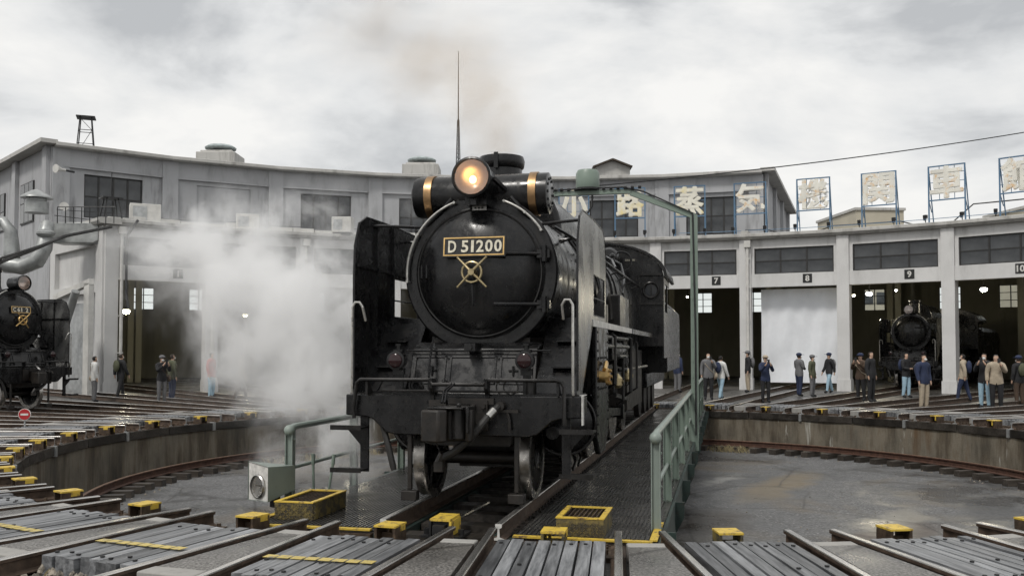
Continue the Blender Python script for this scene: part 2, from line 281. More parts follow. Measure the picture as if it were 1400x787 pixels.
# ------------------------------------------------------------------ mesh helpers
class MB:
    def __init__(s): s.v = []; s.f = []; s.m = []; s.mi = 0
    def add(s, vs, fs):
        o = len(s.v); s.v += [tuple(p) for p in vs]
        for f in fs: s.f.append([i + o for i in f]); s.m.append(s.mi)
    def box(s, x0, x1, y0, y1, z0, z1):
        s.add([(x0, y0, z0), (x1, y0, z0), (x1, y1, z0), (x0, y1, z0), (x0, y0, z1), (x1, y0, z1), (x1, y1, z1), (x0, y1, z1)],
              [(0, 3, 2, 1), (4, 5, 6, 7), (0, 1, 5, 4), (1, 2, 6, 5), (2, 3, 7, 6), (3, 0, 4, 7)]); return s
    def obox(s, c, size, mat):
        hx, hy, hz = (k / 2 for k in size); c = Vector(c)
        P = [c + mat @ Vector((x * hx, y * hy, z * hz)) for z in (-1, 1) for (x, y) in ((-1, -1), (1, -1), (1, 1), (-1, 1))]
        s.add(P, [(0, 3, 2, 1), (4, 5, 6, 7), (0, 1, 5, 4), (1, 2, 6, 5), (2, 3, 7, 6), (3, 0, 4, 7)]); return s
    def bar(s, p0, p1, wd, ht):
        p0, p1 = Vector(p0), Vector(p1); d = p1 - p0; ln = d.length; d.normalize()
        up = Vector((0, 0, 1)) if abs(d.z) < 0.95 else Vector((0, 1, 0))
        x = d.cross(up).normalized(); u = x.cross(d)
        return s.obox((p0 + p1) / 2, (wd, ln, ht), Matrix((x, d, u)).transposed())
    def prism(s, poly, ax, a, b):
        """poly in the two other axes (cyclic order for ax x: (y,z); y: (x,z); z: (x,y))"""
        n = len(poly)
        def mk(p, t): return {'x': (t, p[0], p[1]), 'y': (p[0], t, p[1]), 'z': (p[0], p[1], t)}[ax]
        vs_ = [mk(p, a) for p in poly] + [mk(p, b) for p in poly]
        fs = [list(range(n)), list(range(2 * n - 1, n - 1, -1))] + [(i, i + n, (i + 1) % n + n, (i + 1) % n) for i in range(n)]
        s.add(vs_, fs); return s
    def cyl(s, p0, p1, r0, r1=None, n=14, cap=True):
        r1 = r0 if r1 is None else r1
        p0, p1 = Vector(p0), Vector(p1); d = (p1 - p0).normalized()
        a = d.orthogonal().normalized(); bb = d.cross(a)
        vs_ = []
        for p, r in ((p0, r0), (p1, r1)):
            vs_ += [p + (a * cos(2 * PI * i / n) + bb * sin(2 * PI * i / n)) * r for i in range(n)]
        fs = [(i, (i + 1) % n, (i + 1) % n + n, i + n) for i in range(n)]
        if cap: fs += [list(range(n - 1, -1, -1)), list(range(n, 2 * n))]
        s.add(vs_, fs); return s
    def tube(s, pts, r, n=8, cap=True):
        P = [Vector(p) for p in pts]; rings = []; prev = None
        for i, p in enumerate(P):
            d = (P[min(i + 1, len(P) - 1)] - P[max(i - 1, 0)]).normalized()
            if prev is None: a = d.orthogonal().normalized()
            else: a = (prev - d * prev.dot(d)).normalized()
            prev = a; bb = d.cross(a); rr = r[i] if isinstance(r, (list, tuple)) else r
            rings.append([p + (a * cos(2 * PI * k / n) + bb * sin(2 * PI * k / n)) * rr for k in range(n)])
        vs_ = [q for g in rings for q in g]; fs = []
        for i in range(len(P) - 1):
            for k in range(n): fs.append((i * n + k, i * n + (k + 1) % n, (i + 1) * n + (k + 1) % n, (i + 1) * n + k))
        if cap: fs += [list(range(n - 1, -1, -1)), [(len(P) - 1) * n + k for k in range(n)]]
        s.add(vs_, fs); return s
    def lathe(s, prof, org, ax='y', n=32, cap=True):
        """prof: (radius, distance along the axis)"""
        ox, oy, oz = org; vs_ = []; fs = []
        for r, t in prof:
            for k in range(n):
                a = 2 * PI * k / n; u, v_ = r * cos(a), r * sin(a)
                vs_.append({'y': (ox + u, oy + t, oz + v_), 'z': (ox + u, oy + v_, oz + t), 'x': (ox + t, oy + u, oz + v_)}[ax])
        for i in range(len(prof) - 1):
            for k in range(n): fs.append((i * n + k, (i + 1) * n + k, (i + 1) * n + (k + 1) % n, i * n + (k + 1) % n))
        if cap and prof[0][0] > 1e-4: fs.append(list(range(n)))
        if cap and prof[-1][0] > 1e-4: fs.append([(len(prof) - 1) * n + k for k in range(n - 1, -1, -1)])
        s.add(vs_, fs); return s
    def sphere(s, c, r, n=10, sq=(1, 1, 1)):
        m_ = n // 2; prof = [(max(1e-5, sin(PI * i / m_)) * r, -cos(PI * i / m_) * r) for i in range(m_ + 1)]
        o = len(s.v); s.lathe(prof, (0, 0, 0), 'z', n)
        for i in range(o, len(s.v)):
            p = s.v[i]; s.v[i] = (p[0] * sq[0] + c[0], p[1] * sq[1] + c[1], p[2] * sq[2] + c[2])
        return s
    def arc(s, c, rad, a0, a1, r, ax='y', n=8, k=16):
        pts = []
        for i in range(k + 1):
            a = R(a0 + (a1 - a0) * i / k); u, v_ = rad * cos(a), rad * sin(a)
            pts.append({'y': (c[0] + u, c[1], c[2] + v_), 'x': (c[0], c[1] + u, c[2] + v_), 'z': (c[0] + u, c[1] + v_, c[2])}[ax])
        return s.tube(pts, r, n)
    def mesh(s, name, mats, smooth=True, angle=32):
        me = bpy.data.meshes.new(name); me.from_pydata(s.v, [], s.f)
        mats = mats if isinstance(mats, (list, tuple)) else [mats]
        for x in mats: me.materials.append(M[x])
        for p, i in zip(me.polygons, s.m): p.material_index = i
        bm = bmesh.new(); bm.from_mesh(me)
        bmesh.ops.recalc_face_normals(bm, faces=bm.faces)
        if smooth:
            for f in bm.faces: f.smooth = True
            for ed in bm.edges:
                if len(ed.link_faces) != 2 or ed.calc_face_angle(0) > R(angle): ed.smooth = False
        bm.to_mesh(me); bm.free(); return me
    def build(s, name, mats, parent=None, smooth=True, bevel=0.0, angle=32):
        o = bpy.data.objects.new(name, s.mesh(name, mats, smooth, angle)); COL.objects.link(o)
        if parent: o.parent = parent
        if bevel:
            bv = o.modifiers.new('bevel', 'BEVEL'); bv.width = bevel; bv.segments = 2; bv.limit_method = 'ANGLE'; bv.angle_limit = R(40)
            bv.harden_normals = False
        return o
def inst(name, me, parent=None, loc=(0, 0, 0), rot=(0, 0, 0)):
    o = bpy.data.objects.new(name, me); COL.objects.link(o); o.location = loc; o.rotation_euler = rot
    if parent: o.parent = parent
    return o
def tag(o, label=None, cat=None, group=None, kind=None):
    if label: o['label'] = label
    if cat: o['category'] = cat
    if group: o['group'] = group
    if kind: o['kind'] = kind
    return o
def empty(name, loc=(0, 0, 0), rz=0.0, label=None, cat=None, group=None):
    o = bpy.data.objects.new(name, None); COL.objects.link(o); o.location = loc; o.rotation_euler = (0, 0, rz); o.empty_display_size = 0.2
    return tag(o, label, cat, group)
def base_name(o): return o.name.split('.')[0]
def copy_tree(o, parent=None, skip=()):
    c = o.copy(); COL.objects.link(c); c.parent = parent
    for ch in list(o.children):
        if base_name(ch) not in skip: copy_tree(ch, c, skip)
    return c
def text_mesh(body, name, mat, height, width=None, extrude=0.01, bold=0.0, bevel=0.0):
    """letters as solid geometry, centred at the origin, standing in the x-z plane and facing -y"""
    cu = bpy.data.curves.new('text', 'FONT'); cu.body = body; cu.extrude = extrude; cu.offset = bold; cu.resolution_u = 3
    t = bpy.data.objects.new('text', cu); COL.objects.link(t)
    dg = bpy.context.evaluated_depsgraph_get(); dg.update()
    me = bpy.data.meshes.new_from_object(t.evaluated_get(dg)); bpy.data.objects.remove(t); bpy.data.curves.remove(cu)
    xs = [v_.co.x for v_ in me.vertices]; ys = [v_.co.y for v_ in me.vertices]
    cx, cyy = (min(xs) + max(xs)) / 2, (min(ys) + max(ys)) / 2
    ky = height / (max(ys) - min(ys)); kx = ky if width is None else width / (max(xs) - min(xs))
    for v_ in me.vertices:
        x, y, z = v_.co; v_.co = ((x - cx) * kx, -z, (y - cyy) * ky)
    me.materials.clear(); me.materials.append(M[mat]); me.name = name; return me

# ------------------------------------------------------------------ layout of the yard (metres; camera over the origin, looking along +Y)
CX, CY = 1.5, 18.45                   # centre of the turntable
TH = R(12.8)                          # heading of the turntable and the engine on it
def pol(a, r, z=0.0):                 # a: degrees clockwise from +Y about the turntable's centre
    return Vector((CX + r * sin(R(a)), CY + r * cos(R(a)), z))
def at(px, py, Y):                    # a place in the yard from a sight line and its distance
    return Vector(((px - 700) / FPX * Y, Y, 1.6 + (479 - py) / FPX * Y))
RP = 10.0

# ================================================================== GROUND AND PIT
def ring_mesh(mb, r0, r1, z, n=160, rs=None):
    rs = rs or [r0, r1]; k = len(rs)
    vs_ = [(CX + r * sin(2 * PI * i / n), CY + r * cos(2 * PI * i / n), z) for i in range(n) for r in rs]
    fs = [(i * k + j, i * k + j + 1, ((i + 1) % n) * k + j + 1, ((i + 1) % n) * k + j) for i in range(n) for j in range(k - 1)]
    mb.add(vs_, fs); return mb
ground = ring_mesh(MB(), 10.2, 900, -0.17, rs=[10.2, 12, 14, 18, 26, 40, 80, 250, 900]).build('ground', 'yard_ground')
tag(ground, 'dark damp yard ground of the engine depot', 'ground', kind='structure')
pf = MB(); n = 96
pf.add([(CX, CY, -1.18)] + [(CX + r * sin(2 * PI * i / n), CY + r * cos(2 * PI * i / n), -1.18 - (0.03 if r > 8.7 else 0.0)) for r in (3, 6, 8.6, 10.05) for i in range(n)],
       [(0, 1 + i, 1 + (i + 1) % n) for i in range(n)] + [(1 + j * n + i, 1 + (j + 1) * n + i, 1 + (j + 1) * n + (i + 1) % n, 1 + j * n + (i + 1) % n) for j in range(3) for i in range(n)])
tag(pf.build('pit_floor', 'pit_asphalt'), 'grey asphalt floor of the turntable pit', 'pit floor', kind='structure')
pw = MB(); n = 160
prof = [(10.22, -0.171), (10.2, -0.20), (10.02, -0.32), (10.0, -0.34), (10.0, -0.7), (10.0, -1.24)]
pw.add([(CX + r * sin(2 * PI * i / n), CY + r * cos(2 * PI * i / n), z) for i in range(n) for r, z in prof],
       [(i * 6 + j, i * 6 + j + 1, ((i + 1) % n) * 6 + j + 1, ((i + 1) % n) * 6 + j) for i in range(n) for j in range(5)])
pit_wall = pw.build('pit_wall', 'pit_concrete'); tag(pit_wall, 'stained concrete wall round the turntable pit', 'wall', kind='structure')
cop = MB(); cop.box(-0.735, 0.735, -0.05, 0.24, -0.318, -0.152); cop_me = cop.mesh('coping_beam', 'timber_dark')
plt = MB(); plt.box(-0.035, 0.035, -0.057, 0.1, -0.34, -0.148); plt_me = plt.mesh('joint_plate', 'galvanised')
for i in range(42):
    a = 360 * i / 42 + 2; p = pol(a, 10.0)
    o = inst('coping_beam', cop_me, pit_wall, (p.x, p.y, random.uniform(-0.012, 0.0)), (0, 0, -R(a)))
    if i % 2 == 0:
        p = pol(a + 180 / 42, 10.0); inst('joint_plate', plt_me, pit_wall, (p.x, p.y, 0), (0, 0, -R(a + 180 / 42)))

RAILP = [(-0.064, -0.153), (0.064, -0.153), (0.064, -0.142), (0.012, -0.122), (0.009, -0.045), (0.031, -0.034), (0.0325, -0.008), (0.026, 0.0),
         (-0.026, 0.0), (-0.0325, -0.008), (-0.031, -0.034), (-0.009, -0.045), (-0.012, -0.122), (-0.064, -0.142)]
def rail_mesh(name, y0, y1, mats=('rail_side', 'rail_head', 'galvanised')):
    mb = MB(); nP = len(RAILP)
    mb.prism(RAILP, 'y', y0, y1)
    for k in range(nP):                                   # worn running surface
        if k in (6, 7, 8): mb.m[2 + k] = 1
    mb.m[0] = 2; mb.m[1] = 2
    return mb.mesh(name, list(mats))
# circular rail
rr = MB(); n = 150
rr.add([(CX + (9.2 + u) * sin(2 * PI * i / n), CY + (9.2 + u) * cos(2 * PI * i / n), -0.90 + z) for i in range(n) for u, z in RAILP],
       [(i * 14 + j, i * 14 + (j + 1) % 14, ((i + 1) % n) * 14 + (j + 1) % 14, ((i + 1) % n) * 14 + j) for i in range(n) for j in range(14)])
for i in range(len(rr.f)): rr.m[i] = 1 if (i % 14) in (6, 7, 8) else 0
ring_root = empty('circular_rail', (0, 0, 0), 0, 'rusty circular rail on timber stubs round the pit floor', 'rail')
rr.build('rail', ['ring_rail_side', 'rail_head_rusty'], ring_root)
st_me = MB().box(-0.095, 0.095, -0.46, 0.30, -0.17, 0.0).mesh('sleeper', 'timber_sleeper')
for i in range(112):
    a = 360 * i / 112 + random.uniform(-0.3, 0.3); p = pol(a, 9.2)
    inst('sleeper', st_me, ring_root, (p.x, p.y, -1.055), (0, 0, -R(a) + random.uniform(-0.05, 0.05)))

# ================================================================== RADIATING TRACKS
near = [28.6, 19.9, 11.15, 2.31, -6.38, -15.01, -23.42, -31.9, -40.47, -48.7, -56.8, -64.8, -72.7, -80.7, -89.0, -97.6, -106.8, -116.0, -125.3, -134.5]
tracks = [180 - x for x in near] + [-37.9 + 9.0 * k for k in range(7)] + [25.25, 34.55, 43.85, 53.15, 62.45, 71.75, 81.05]
rail_near = rail_mesh('rail', 0.02, 26.0)
plank_me = []
for k in range(7):
    mb = MB(); q0, q1 = (0, .03, -.02, .015, 0, -.03, .02)[k], (1.5, 1.48, 1.53, 1.45, 1.5, 1.52, 1.49)[k]; wq = (.054, .052, .055, .05, .054, .053, .051)[k]
    mb.add([(-wq, q0, -.165), (wq, q0 + .006 * (k % 3), -.165), (wq, q1, -.165), (-wq, q1 - .008 * (k % 2), -.165), (-wq + .004, q0, -.013 - .004 * (k % 2)), (wq - .003, q0 + .006 * (k % 3), -.012), (wq - .005, q1, -.014), (-wq + .003, q1 - .008 * (k % 2), -.012 - .005 * (k % 3))],
           [(0, 3, 2, 1), (4, 5, 6, 7), (0, 1, 5, 4), (1, 2, 6, 5), (2, 3, 7, 6), (3, 0, 4, 7)]); mb.mi = 1
    for yy in ((.16, 1.36), (.19, .93, 1.39), (.14, 1.33), (.21, 1.0), (.17, .88, 1.37), (1.4,), (.2, 1.35))[k]: mb.cyl((0.004 * k, yy, -0.014), (0.004 * k, yy, -0.003), 0.018, n=6)
    plank_me.append(mb.mesh('plank', ['plank_grey', 'dark_metal'], smooth=False))
tie_me = MB(); tie_me.box(-0.15, 0.15, -0.01, 0.42, -0.169, -0.154); tie_me.mi = 0
for sx in (-0.105, 0.105):
    for yy in (0.06, 0.17, 0.3): tie_me.cyl((sx, yy, -0.155), (sx, yy, -0.115), 0.02, n=6)
tie_me = tie_me.mesh('tie_plate', 'plate_rust', smooth=False)
crosspl = MB().box(-0.72, 0.72, 0.06, 0.30, -0.1695, -0.158); crosspl.box(-0.6, 0.6, 0.42, 0.56, -0.17, -0.13)
crosspl = crosspl.mesh('bed_plate', 'plate_rust', smooth=False)
stripe = MB()
for k in range(8): stripe.box(-0.41 + k * 0.117 - 0.05, -0.41 + k * 0.117 + 0.05, 1.02 + 0.004 * (k % 3), 1.115 + 0.003 * (k % 2), -0.0105, -0.0075)
stripe_me = stripe.mesh('yellow_stripe', 'yellow_stripe')
slp_me = MB().box(-1.0, 1.0, -0.1, 0.1, -0.21, -0.157).mesh('sleeper', 'timber_sleeper')
def bracket_mesh():
    mb = MB(); mb.mi = 1
    mb.box(-0.108, 0.108, -0.11, 0.14, 0.0, 0.017); mb.box(-0.112, -0.107, -0.07, 0.03, -0.045, 0.003); mb.box(0.04, 0.07, -0.116, -0.109, -0.10, 0.002); mb.mi = 0
    mb.box(-0.105, -0.08, -0.105, 0.135, -0.16, -0.001); mb.box(0.08, 0.105, -0.105, 0.135, -0.16, -0.001)
    mb.box(-0.078, 0.078, 0.02, 0.035, -0.16, -0.06); mb.box(-0.17, 0.17, -0.11, 0.155, -0.168, -0.150)
    for sx in (-0.14, 0.14):
        for yy in (-0.05, 0.09): mb.cyl((sx, yy, -0.152), (sx, yy, -0.125), 0.018, n=6)
    return mb
br_root_mb = bracket_mesh()
br_me = br_root_mb.mesh('lock_bracket', ['plate_rust', 'yellow_worn'], smooth=False)
br_me2 = br_root_mb.mesh('lock_bracket', ['yellow_half_worn', 'yellow_worn'], smooth=False)
TR = {}
for ti, a in enumerate(tracks):
    p = pol(a, 10.0)
    isnear = ti < 20
    if ti == 5: lab = 'radial track pointing at the front wheels of the big engine, yellow striped boards'
    elif ti == 4: lab = 'radial track ending beside the honeycomb step box, grey boards without a stripe'
    elif ti == 3: lab = 'radial track ending at the open bracket with yellow sides, by the green railing'
    elif ti == 6: lab = 'radial track whose end lies beside the olive step box under the hooded lamp'
    elif ti == 7: lab = 'radial track with pale ballast stones showing beyond its striped boards, next to the hooded lamp'
    elif ti == 17: lab = 'radial track on which the second black engine stands'
    elif ti < 4: lab = 'radial track with unstriped grey boards, facing the open asphalt pit floor'
    elif isnear and ti < 13: lab = 'radial track with a yellow stripe across its boards, beside the streaked pit wall'
    elif isnear: lab = 'radial track with unstriped boards, above the streaked pit wall before the second engine'
    elif ti - 19 <= 11: lab = 'radial track running from the far pit edge into stall %d of the roundhouse' % (ti - 19)
    else: lab = 'radial track beyond stall 11, right of the roundhouse columns'
    t = empty('railway_track', (p.x, p.y, 0), -R(a), lab, 'railway track', 'tracks radiating from the turntable pit')
    TR[ti] = t
    for sx in (-0.566, 0.566):
        inst('rail', rail_near, t, (sx, random.uniform(-0.02, 0.02), 0))
        inst('tie_plate', tie_me, t, (sx, 0, 0))
    inst('bed_plate', crosspl, t)
    for k in range(8):
        inst('plank', plank_me[random.randrange(7)], t, (-0.41 + k * 0.117 + random.uniform(-0.003, 0.003), 0.60 + random.uniform(-0.012, 0.012) - (0.14 if ti in (3, 4, 2) else 0),
             random.uniform(-0.008, 0.004)), (0, random.uniform(-0.012, 0.012), random.uniform(-0.003, 0.003)))
    if 5 <= ti <= 12: inst('yellow_stripe', stripe_me, t, (0, 0.48, 0.006))
    if 5 <= ti <= 18:
        for k in range(9): inst('sleeper', slp_me, t, (0, 2.55 + 0.62 * k, -0.003))
    p2 = pol(a, 10.1)
    lb = inst('lock_bracket', br_me2 if ti in (3, 4) else br_me, None, (p2.x, p2.y, -0.002), (0, 0, -R(a) + random.uniform(-0.06, 0.06)))
    tag(lb, {3: 'open yellow bracket whose sides are yellow too, before crossing boards', 4: 'rust-topped open bracket beside the honeycomb step box', 5: 'yellow topped rusty bracket left of the lock at the turntable end',
             6: 'yellow topped rusty bracket beside the olive step box', 17: 'yellow topped bracket at the end of the second engine track'}.get(ti,
        'yellow topped rusty bracket at the pit edge before stall %d' % (ti - 19) if 20 <= ti <= 30 else 'rusty steel bracket with a yellow painted top at a striped or plain track end'), 'bracket', 'yellow locking brackets round the pit')
# paving between neighbouring tracks
order = sorted(range(len(tracks)), key=lambda i: tracks[i] % 360)
for i, j in zip(order, order[1:] + order[:1]):
    a0, a1 = tracks[i] % 360, tracks[j] % 360
    gap = (a1 - a0) % 360
    if gap > 15: continue
    am, hp = a0 + gap / 2, R(gap / 2); p = pol(am, 0)
    def hw(r): return r * math.tan(hp) - 0.533 / cos(hp) - 0.115
    r0, r1 = 10.62, 12.06
    t = empty('paving_strip', (p.x, p.y, 0), -R(am)); tag(t, kind='structure')
    mb = MB(); mb.prism([(-hw(r0), r0), (hw(r0), r0), (hw(r1), r1), (-hw(r1), r1)], 'z', -0.168, -0.026); mb.build('asphalt_infill', 'infill_asphalt', t, smooth=False)
    mb = MB(); mb.prism([(-hw(r0) - .005, r0 - 0.15), (hw(r0) + .005, r0 - 0.15), (hw(r0), r0 - 0.004), (-hw(r0), r0 - 0.004)], 'z', -0.168, -0.022); mb.build('edge_block', 'concrete_block', t, bevel=0.012)
    mb = MB(); mb.prism([(-hw(r1), r1 + 0.004), (hw(r1), r1 + 0.004), (hw(r1) + .01, r1 + 0.2), (-hw(r1) - .01, r1 + 0.2)], 'z', -0.169, -0.018); mb.build('edge_block', 'concrete_block', t, bevel=0.012)
# ballast stones and dry stalks at the outer ends of the boards
def stones(name, centre_list, cnt, rad, hi):
    mb = MB(); rs = random.Random(5)
    for (cx, cy, rot, wx, wy) in centre_list:
        for k in range(cnt):
            u, v_ = rs.uniform(-wx, wx), rs.uniform(-wy, wy); x = cx + u * cos(rot) + v_ * sin(rot); y = cy - u * sin(rot) + v_ * cos(rot)
            r = rs.uniform(*rad); z = -0.17 + rs.uniform(0, hi)
            q = Euler((rs.uniform(0, 6), rs.uniform(0, 6), rs.uniform(0, 6))).to_matrix()
            base = [(1, 0, 0), (-1, 0, 0), (0, 1, 0), (0, -1, 0), (0, 0, 1), (0, 0, -1)]
            sq = (rs.uniform(0.7, 1.3), rs.uniform(0.6, 1.0), rs.uniform(0.5, 0.8))
            extra = [Vector(v3).normalized() * 0.9 for v3 in ((1, 1, 1), (-1, 1, 1), (1, -1, 1), (-1, -1, 1), (1, 1, -1), (-1, 1, -1), (1, -1, -1), (-1, -1, -1))]
            P = [q @ (Vector((b_[0] * sq[0], b_[1] * sq[1], b_[2] * sq[2])) * r * rs.uniform(0.85, 1.1)) + Vector((x, y, z)) for b_ in list(map(Vector, base)) + extra]
            # 6 axis + 8 corner points: 24 triangles
            F = []
            cor = {(1, 1, 1): 6, (-1, 1, 1): 7, (1, -1, 1): 8, (-1, -1, 1): 9, (1, 1, -1): 10, (-1, 1, -1): 11, (1, -1, -1): 12, (-1, -1, -1): 13}
            for axis in range(3):
                for sg in (1, -1):
                    c0 = axis * 2 + (0 if sg == 1 else 1); others = [k2 for k2 in range(3) if k2 != axis]
                    ringc = []
                    for s1, s2 in ((1, 1), (1, -1), (-1, -1), (-1, 1)):
                        kk = [0, 0, 0]; kk[axis] = sg; kk[others[0]] = s1; kk[others[1]] = s2; ringc.append(cor[tuple(kk)])
                    for q2 in range(4): F.append((c0, ringc[q2], ringc[(q2 + 1) % 4]))
            mb.add(P, F)
    o = mb.build(name, 'ballast', smooth=False); return o
cl = []
for ti in range(5, 13):
    a = tracks[ti]; p = pol(a, 12.75); cl.append((p.x, p.y, R(a), 0.42, 0.58))
tag(stones('ballast_stones', cl, 260, (0.018, 0.042), 0.07), 'loose pale ballast stones between the rails beyond the boards', 'ballast', kind='stuff')
cl = []
for ti in range(3, 12):
    a = tracks[ti]; p = pol(a, 10.45); cl.append((p.x, p.y, R(a), 0.45, 0.12))
tag(stones('stone_chips', cl, 26, (0.012, 0.03), 0.02), 'scattered stone chips at the track ends', 'stones', kind='stuff')

def gravel_on_floor():
    mb = MB(); rs = random.Random(21)
    for k in range(900):
        if k < 520: a_, r_ = rs.uniform(0, 360), rs.uniform(8.45, 9.05) if rs.random() < .6 else rs.uniform(9.45, 9.95)
        else: a_, r_ = rs.uniform(0, 360), 8.8 * math.sqrt(rs.random())
        p = pol(a_, r_, -1.175 - (.03 if r_ > 8.7 else 0)); q = rs.uniform(.012, .035) if k < 520 else rs.uniform(.008, .022)
        d = [Vector((rs.uniform(.6, 1.2) * q, 0, 0)), Vector((0, rs.uniform(.6, 1.2) * q, 0)), Vector((0, 0, rs.uniform(.4, .9) * q))]; m3 = Matrix.Rotation(rs.uniform(0, 6), 3, 'Z')
        P = [p + m3 @ x for x in (d[0], -d[0], d[1], -d[1], d[2], -d[2])]
        mb.add(P, [(0, 2, 4), (2, 1, 4), (1, 3, 4), (3, 0, 4), (2, 0, 5), (1, 2, 5), (3, 1, 5), (0, 3, 5)])
    tag(mb.build('gravel', 'ballast', smooth=False), 'loose gravel and grit scattered over the pit floor', 'gravel', kind='stuff')
gravel_on_floor()
# ================================================================== TURNTABLE
tt = empty('turntable', (CX, CY, 0), -TH, 'long turntable bridge with ribbed walkways, green railings and cable gantry', 'turntable')
HL = 9.85
rail_tt = rail_mesh('rail', -HL + 0.02, HL - 0.02, ('rail_side', 'rail_head', 'white_paint'))
for sx in (-0.566, 0.566): inst('rail', rail_tt, tt, (sx, 0, 0))
for sx in (-1, 1):
    mb = MB(); mb.prism([(-HL + 0.05, -0.36), (-HL + 1.6, -0.62), (-7.2, -0.70), (7.2, -0.70), (HL - 1.6, -0.62), (HL - 0.05, -0.36), (HL - 0.05, -0.158), (-HL + 0.05, -0.158)], 'x', sx * 0.566 - 0.11, sx * 0.566 + 0.11)
    mb.build('main_girder', 'girder_green', tt)
for k in range(33):
    inst('cross_tie', bpy.data.meshes.get('tt_tie') or MB().box(-0.44, 0.44, -0.11, 0.11, -0.30, -0.165).mesh('tt_tie', 'timber_dark'), tt, (0, -9.55 + k * 0.597, random.uniform(-0.01, 0.005)))
MB().box(-0.45, 0.45, -HL + 0.06, HL - 0.06, -0.40, -0.36).build('centre_floor', 'under_black', tt)
for sx in (-1, 1):
    mb = MB(); x0, x1 = sorted((sx * 0.69, sx * 2.02)); mb.box(x0, x1, -HL + 0.1, HL - 0.1, -0.145, -0.125); mb.build('walkway_plate', 'deck_plate', tt)
    mb = MB()
    for k in range(30):
        x = sx * (0.735 + k * 0.0425); mb.box(x - 0.011, x + 0.011, -HL + 0.16, HL - 0.16, -0.127, -0.111)
    o = mb.build('walkway_ribs', 'deck_rib', tt, smooth=False); o['kind'] = 'stuff'
    mb = MB()
    for k in range(110):
        y = -HL + 0.3 + k * 0.176; mb.obox((sx * 0.66, y, -0.13), (0.05, 0.075, 0.03), Matrix.Rotation(random.uniform(-0.3, 0.3), 3, 'Z')); mb.cyl((sx * 0.66, y, -0.118), (sx * 0.66, y, -0.092), 0.016, n=6)
    o = mb.build('rail_clips', 'under_black', tt, smooth=False); o['kind'] = 'stuff'
    mb = MB(); mb.prism([(-HL + 0.08, -0.30), (-HL + 1.0, -0.52), (HL - 1.0, -0.52), (HL - 0.08, -0.30), (HL - 0.08, -0.128), (-HL + 0.08, -0.128)], 'x', sx * 2.025, sx * 2.06)
    for k in range(11):
        y = -9.2 + k * 1.84; mb.prism([(sx * 2.06, -0.50), (sx * 2.16, -0.30), (sx * 2.16, -0.13), (sx * 2.06, -0.13)], 'y', y - 0.02, y + 0.02)
    mb.build('side_girder', 'girder_green', tt)
    mb = MB(); mb.prism([(sx * 0.70, -HL + 0.02), (sx * 1.98, -HL + 0.02), (sx * 1.98, -HL + 0.085), (sx * 0.70, -HL + 0.085)], 'z', -0.120, -0.103)
    mb.build('yellow_edge', 'yellow_worn', tt)
    mb = MB(); mb.prism([(sx * 1.95, -HL + 0.09), (sx * 2.02, -HL + 0.09), (sx * 2.02, -HL + 1.0), (sx * 1.95, -HL + 1.0)], 'z', -0.113, -0.099); mb.build('yellow_edge', 'yellow_worn', tt)
    MB().box(sx * 1.35 - 0.66, sx * 1.35 + 0.66, -HL - 0.0, -HL + 0.1, -0.36, -0.146).build('end_beam', 'plate_rust', tt)
    # railing
    y0 = -9.2 if sx > 0 else -8.67; x = 1.97 if sx > 0 else -2.10; zt = .80 if sx > 0 else .755
    top = MB(); top.tube([(x, y0 - 0.05, zt - .055), (x, y0, zt - .015), (x, y0 + 0.12, zt), (x, 9.3, zt)], 0.038, 10)
    top.sphere((x, y0 - 0.02, zt - .035), 0.062, 12); top.build('top_rail', 'green_pale', tt)
    MB().tube([(x, y0, 0.30), (x, 9.3, 0.30)], 0.022, 8).build('middle_rail', 'green_pale', tt)
    k = 0; y = y0
    while y < 9.4:
        mb = MB(); g = 0.045
        mb.box(x - g, x + g, y - 0.006, y + 0.006, -0.32, zt - .02); mb.box(x - g, x - g + 0.01, y - 0.04, y + 0.04, -0.32, zt - .02); mb.box(x + g - 0.01, x + g, y - 0.04, y + 0.04, -0.32, zt - .02)
        for zz_ in (-0.22, -0.1, 0.3, 0.62): mb.cyl((x + g, y, zz_), (x + g + 0.014, y, zz_), 0.014, n=6)
        mb.build('railing_post', 'green_pale' if k == 0 else 'green_paint', tt, smooth=False); y += 1.84; k += 1
# lock at the end of the bridge
mb = MB(); mb.mi = 1; mb.box(-0.10, 0.10, -9.83, -9.50, 0.0, 0.022); mb.box(0.088, 0.11, -9.83, -9.50, -0.14, -0.001); mb.mi = 0; mb.box(-0.11, -0.088, -9.83, -9.50, -0.14, -0.001)
mb.box(-0.08, 0.08, -9.80, -9.5, -0.14, -0.012); mb.box(-0.055, 0.055, -9.9, -9.8, -0.12, -0.03); mb.box(-0.2, 0.2, -9.8, -9.46, -0.162, -0.142)
for sx in (-0.17, 0.17): mb.cyl((sx, -9.7, -0.142), (sx, -9.7, -0.09), 0.03, n=8)
mb.build('locking_bolt', ['dark_metal', 'yellow_worn'], tt, smooth=False)
MB().tube([(0.02, -9.45, -0.06), (0.05, -8.2, -0.08)], 0.022, 8).build('locking_rod', 'bright_steel', tt)
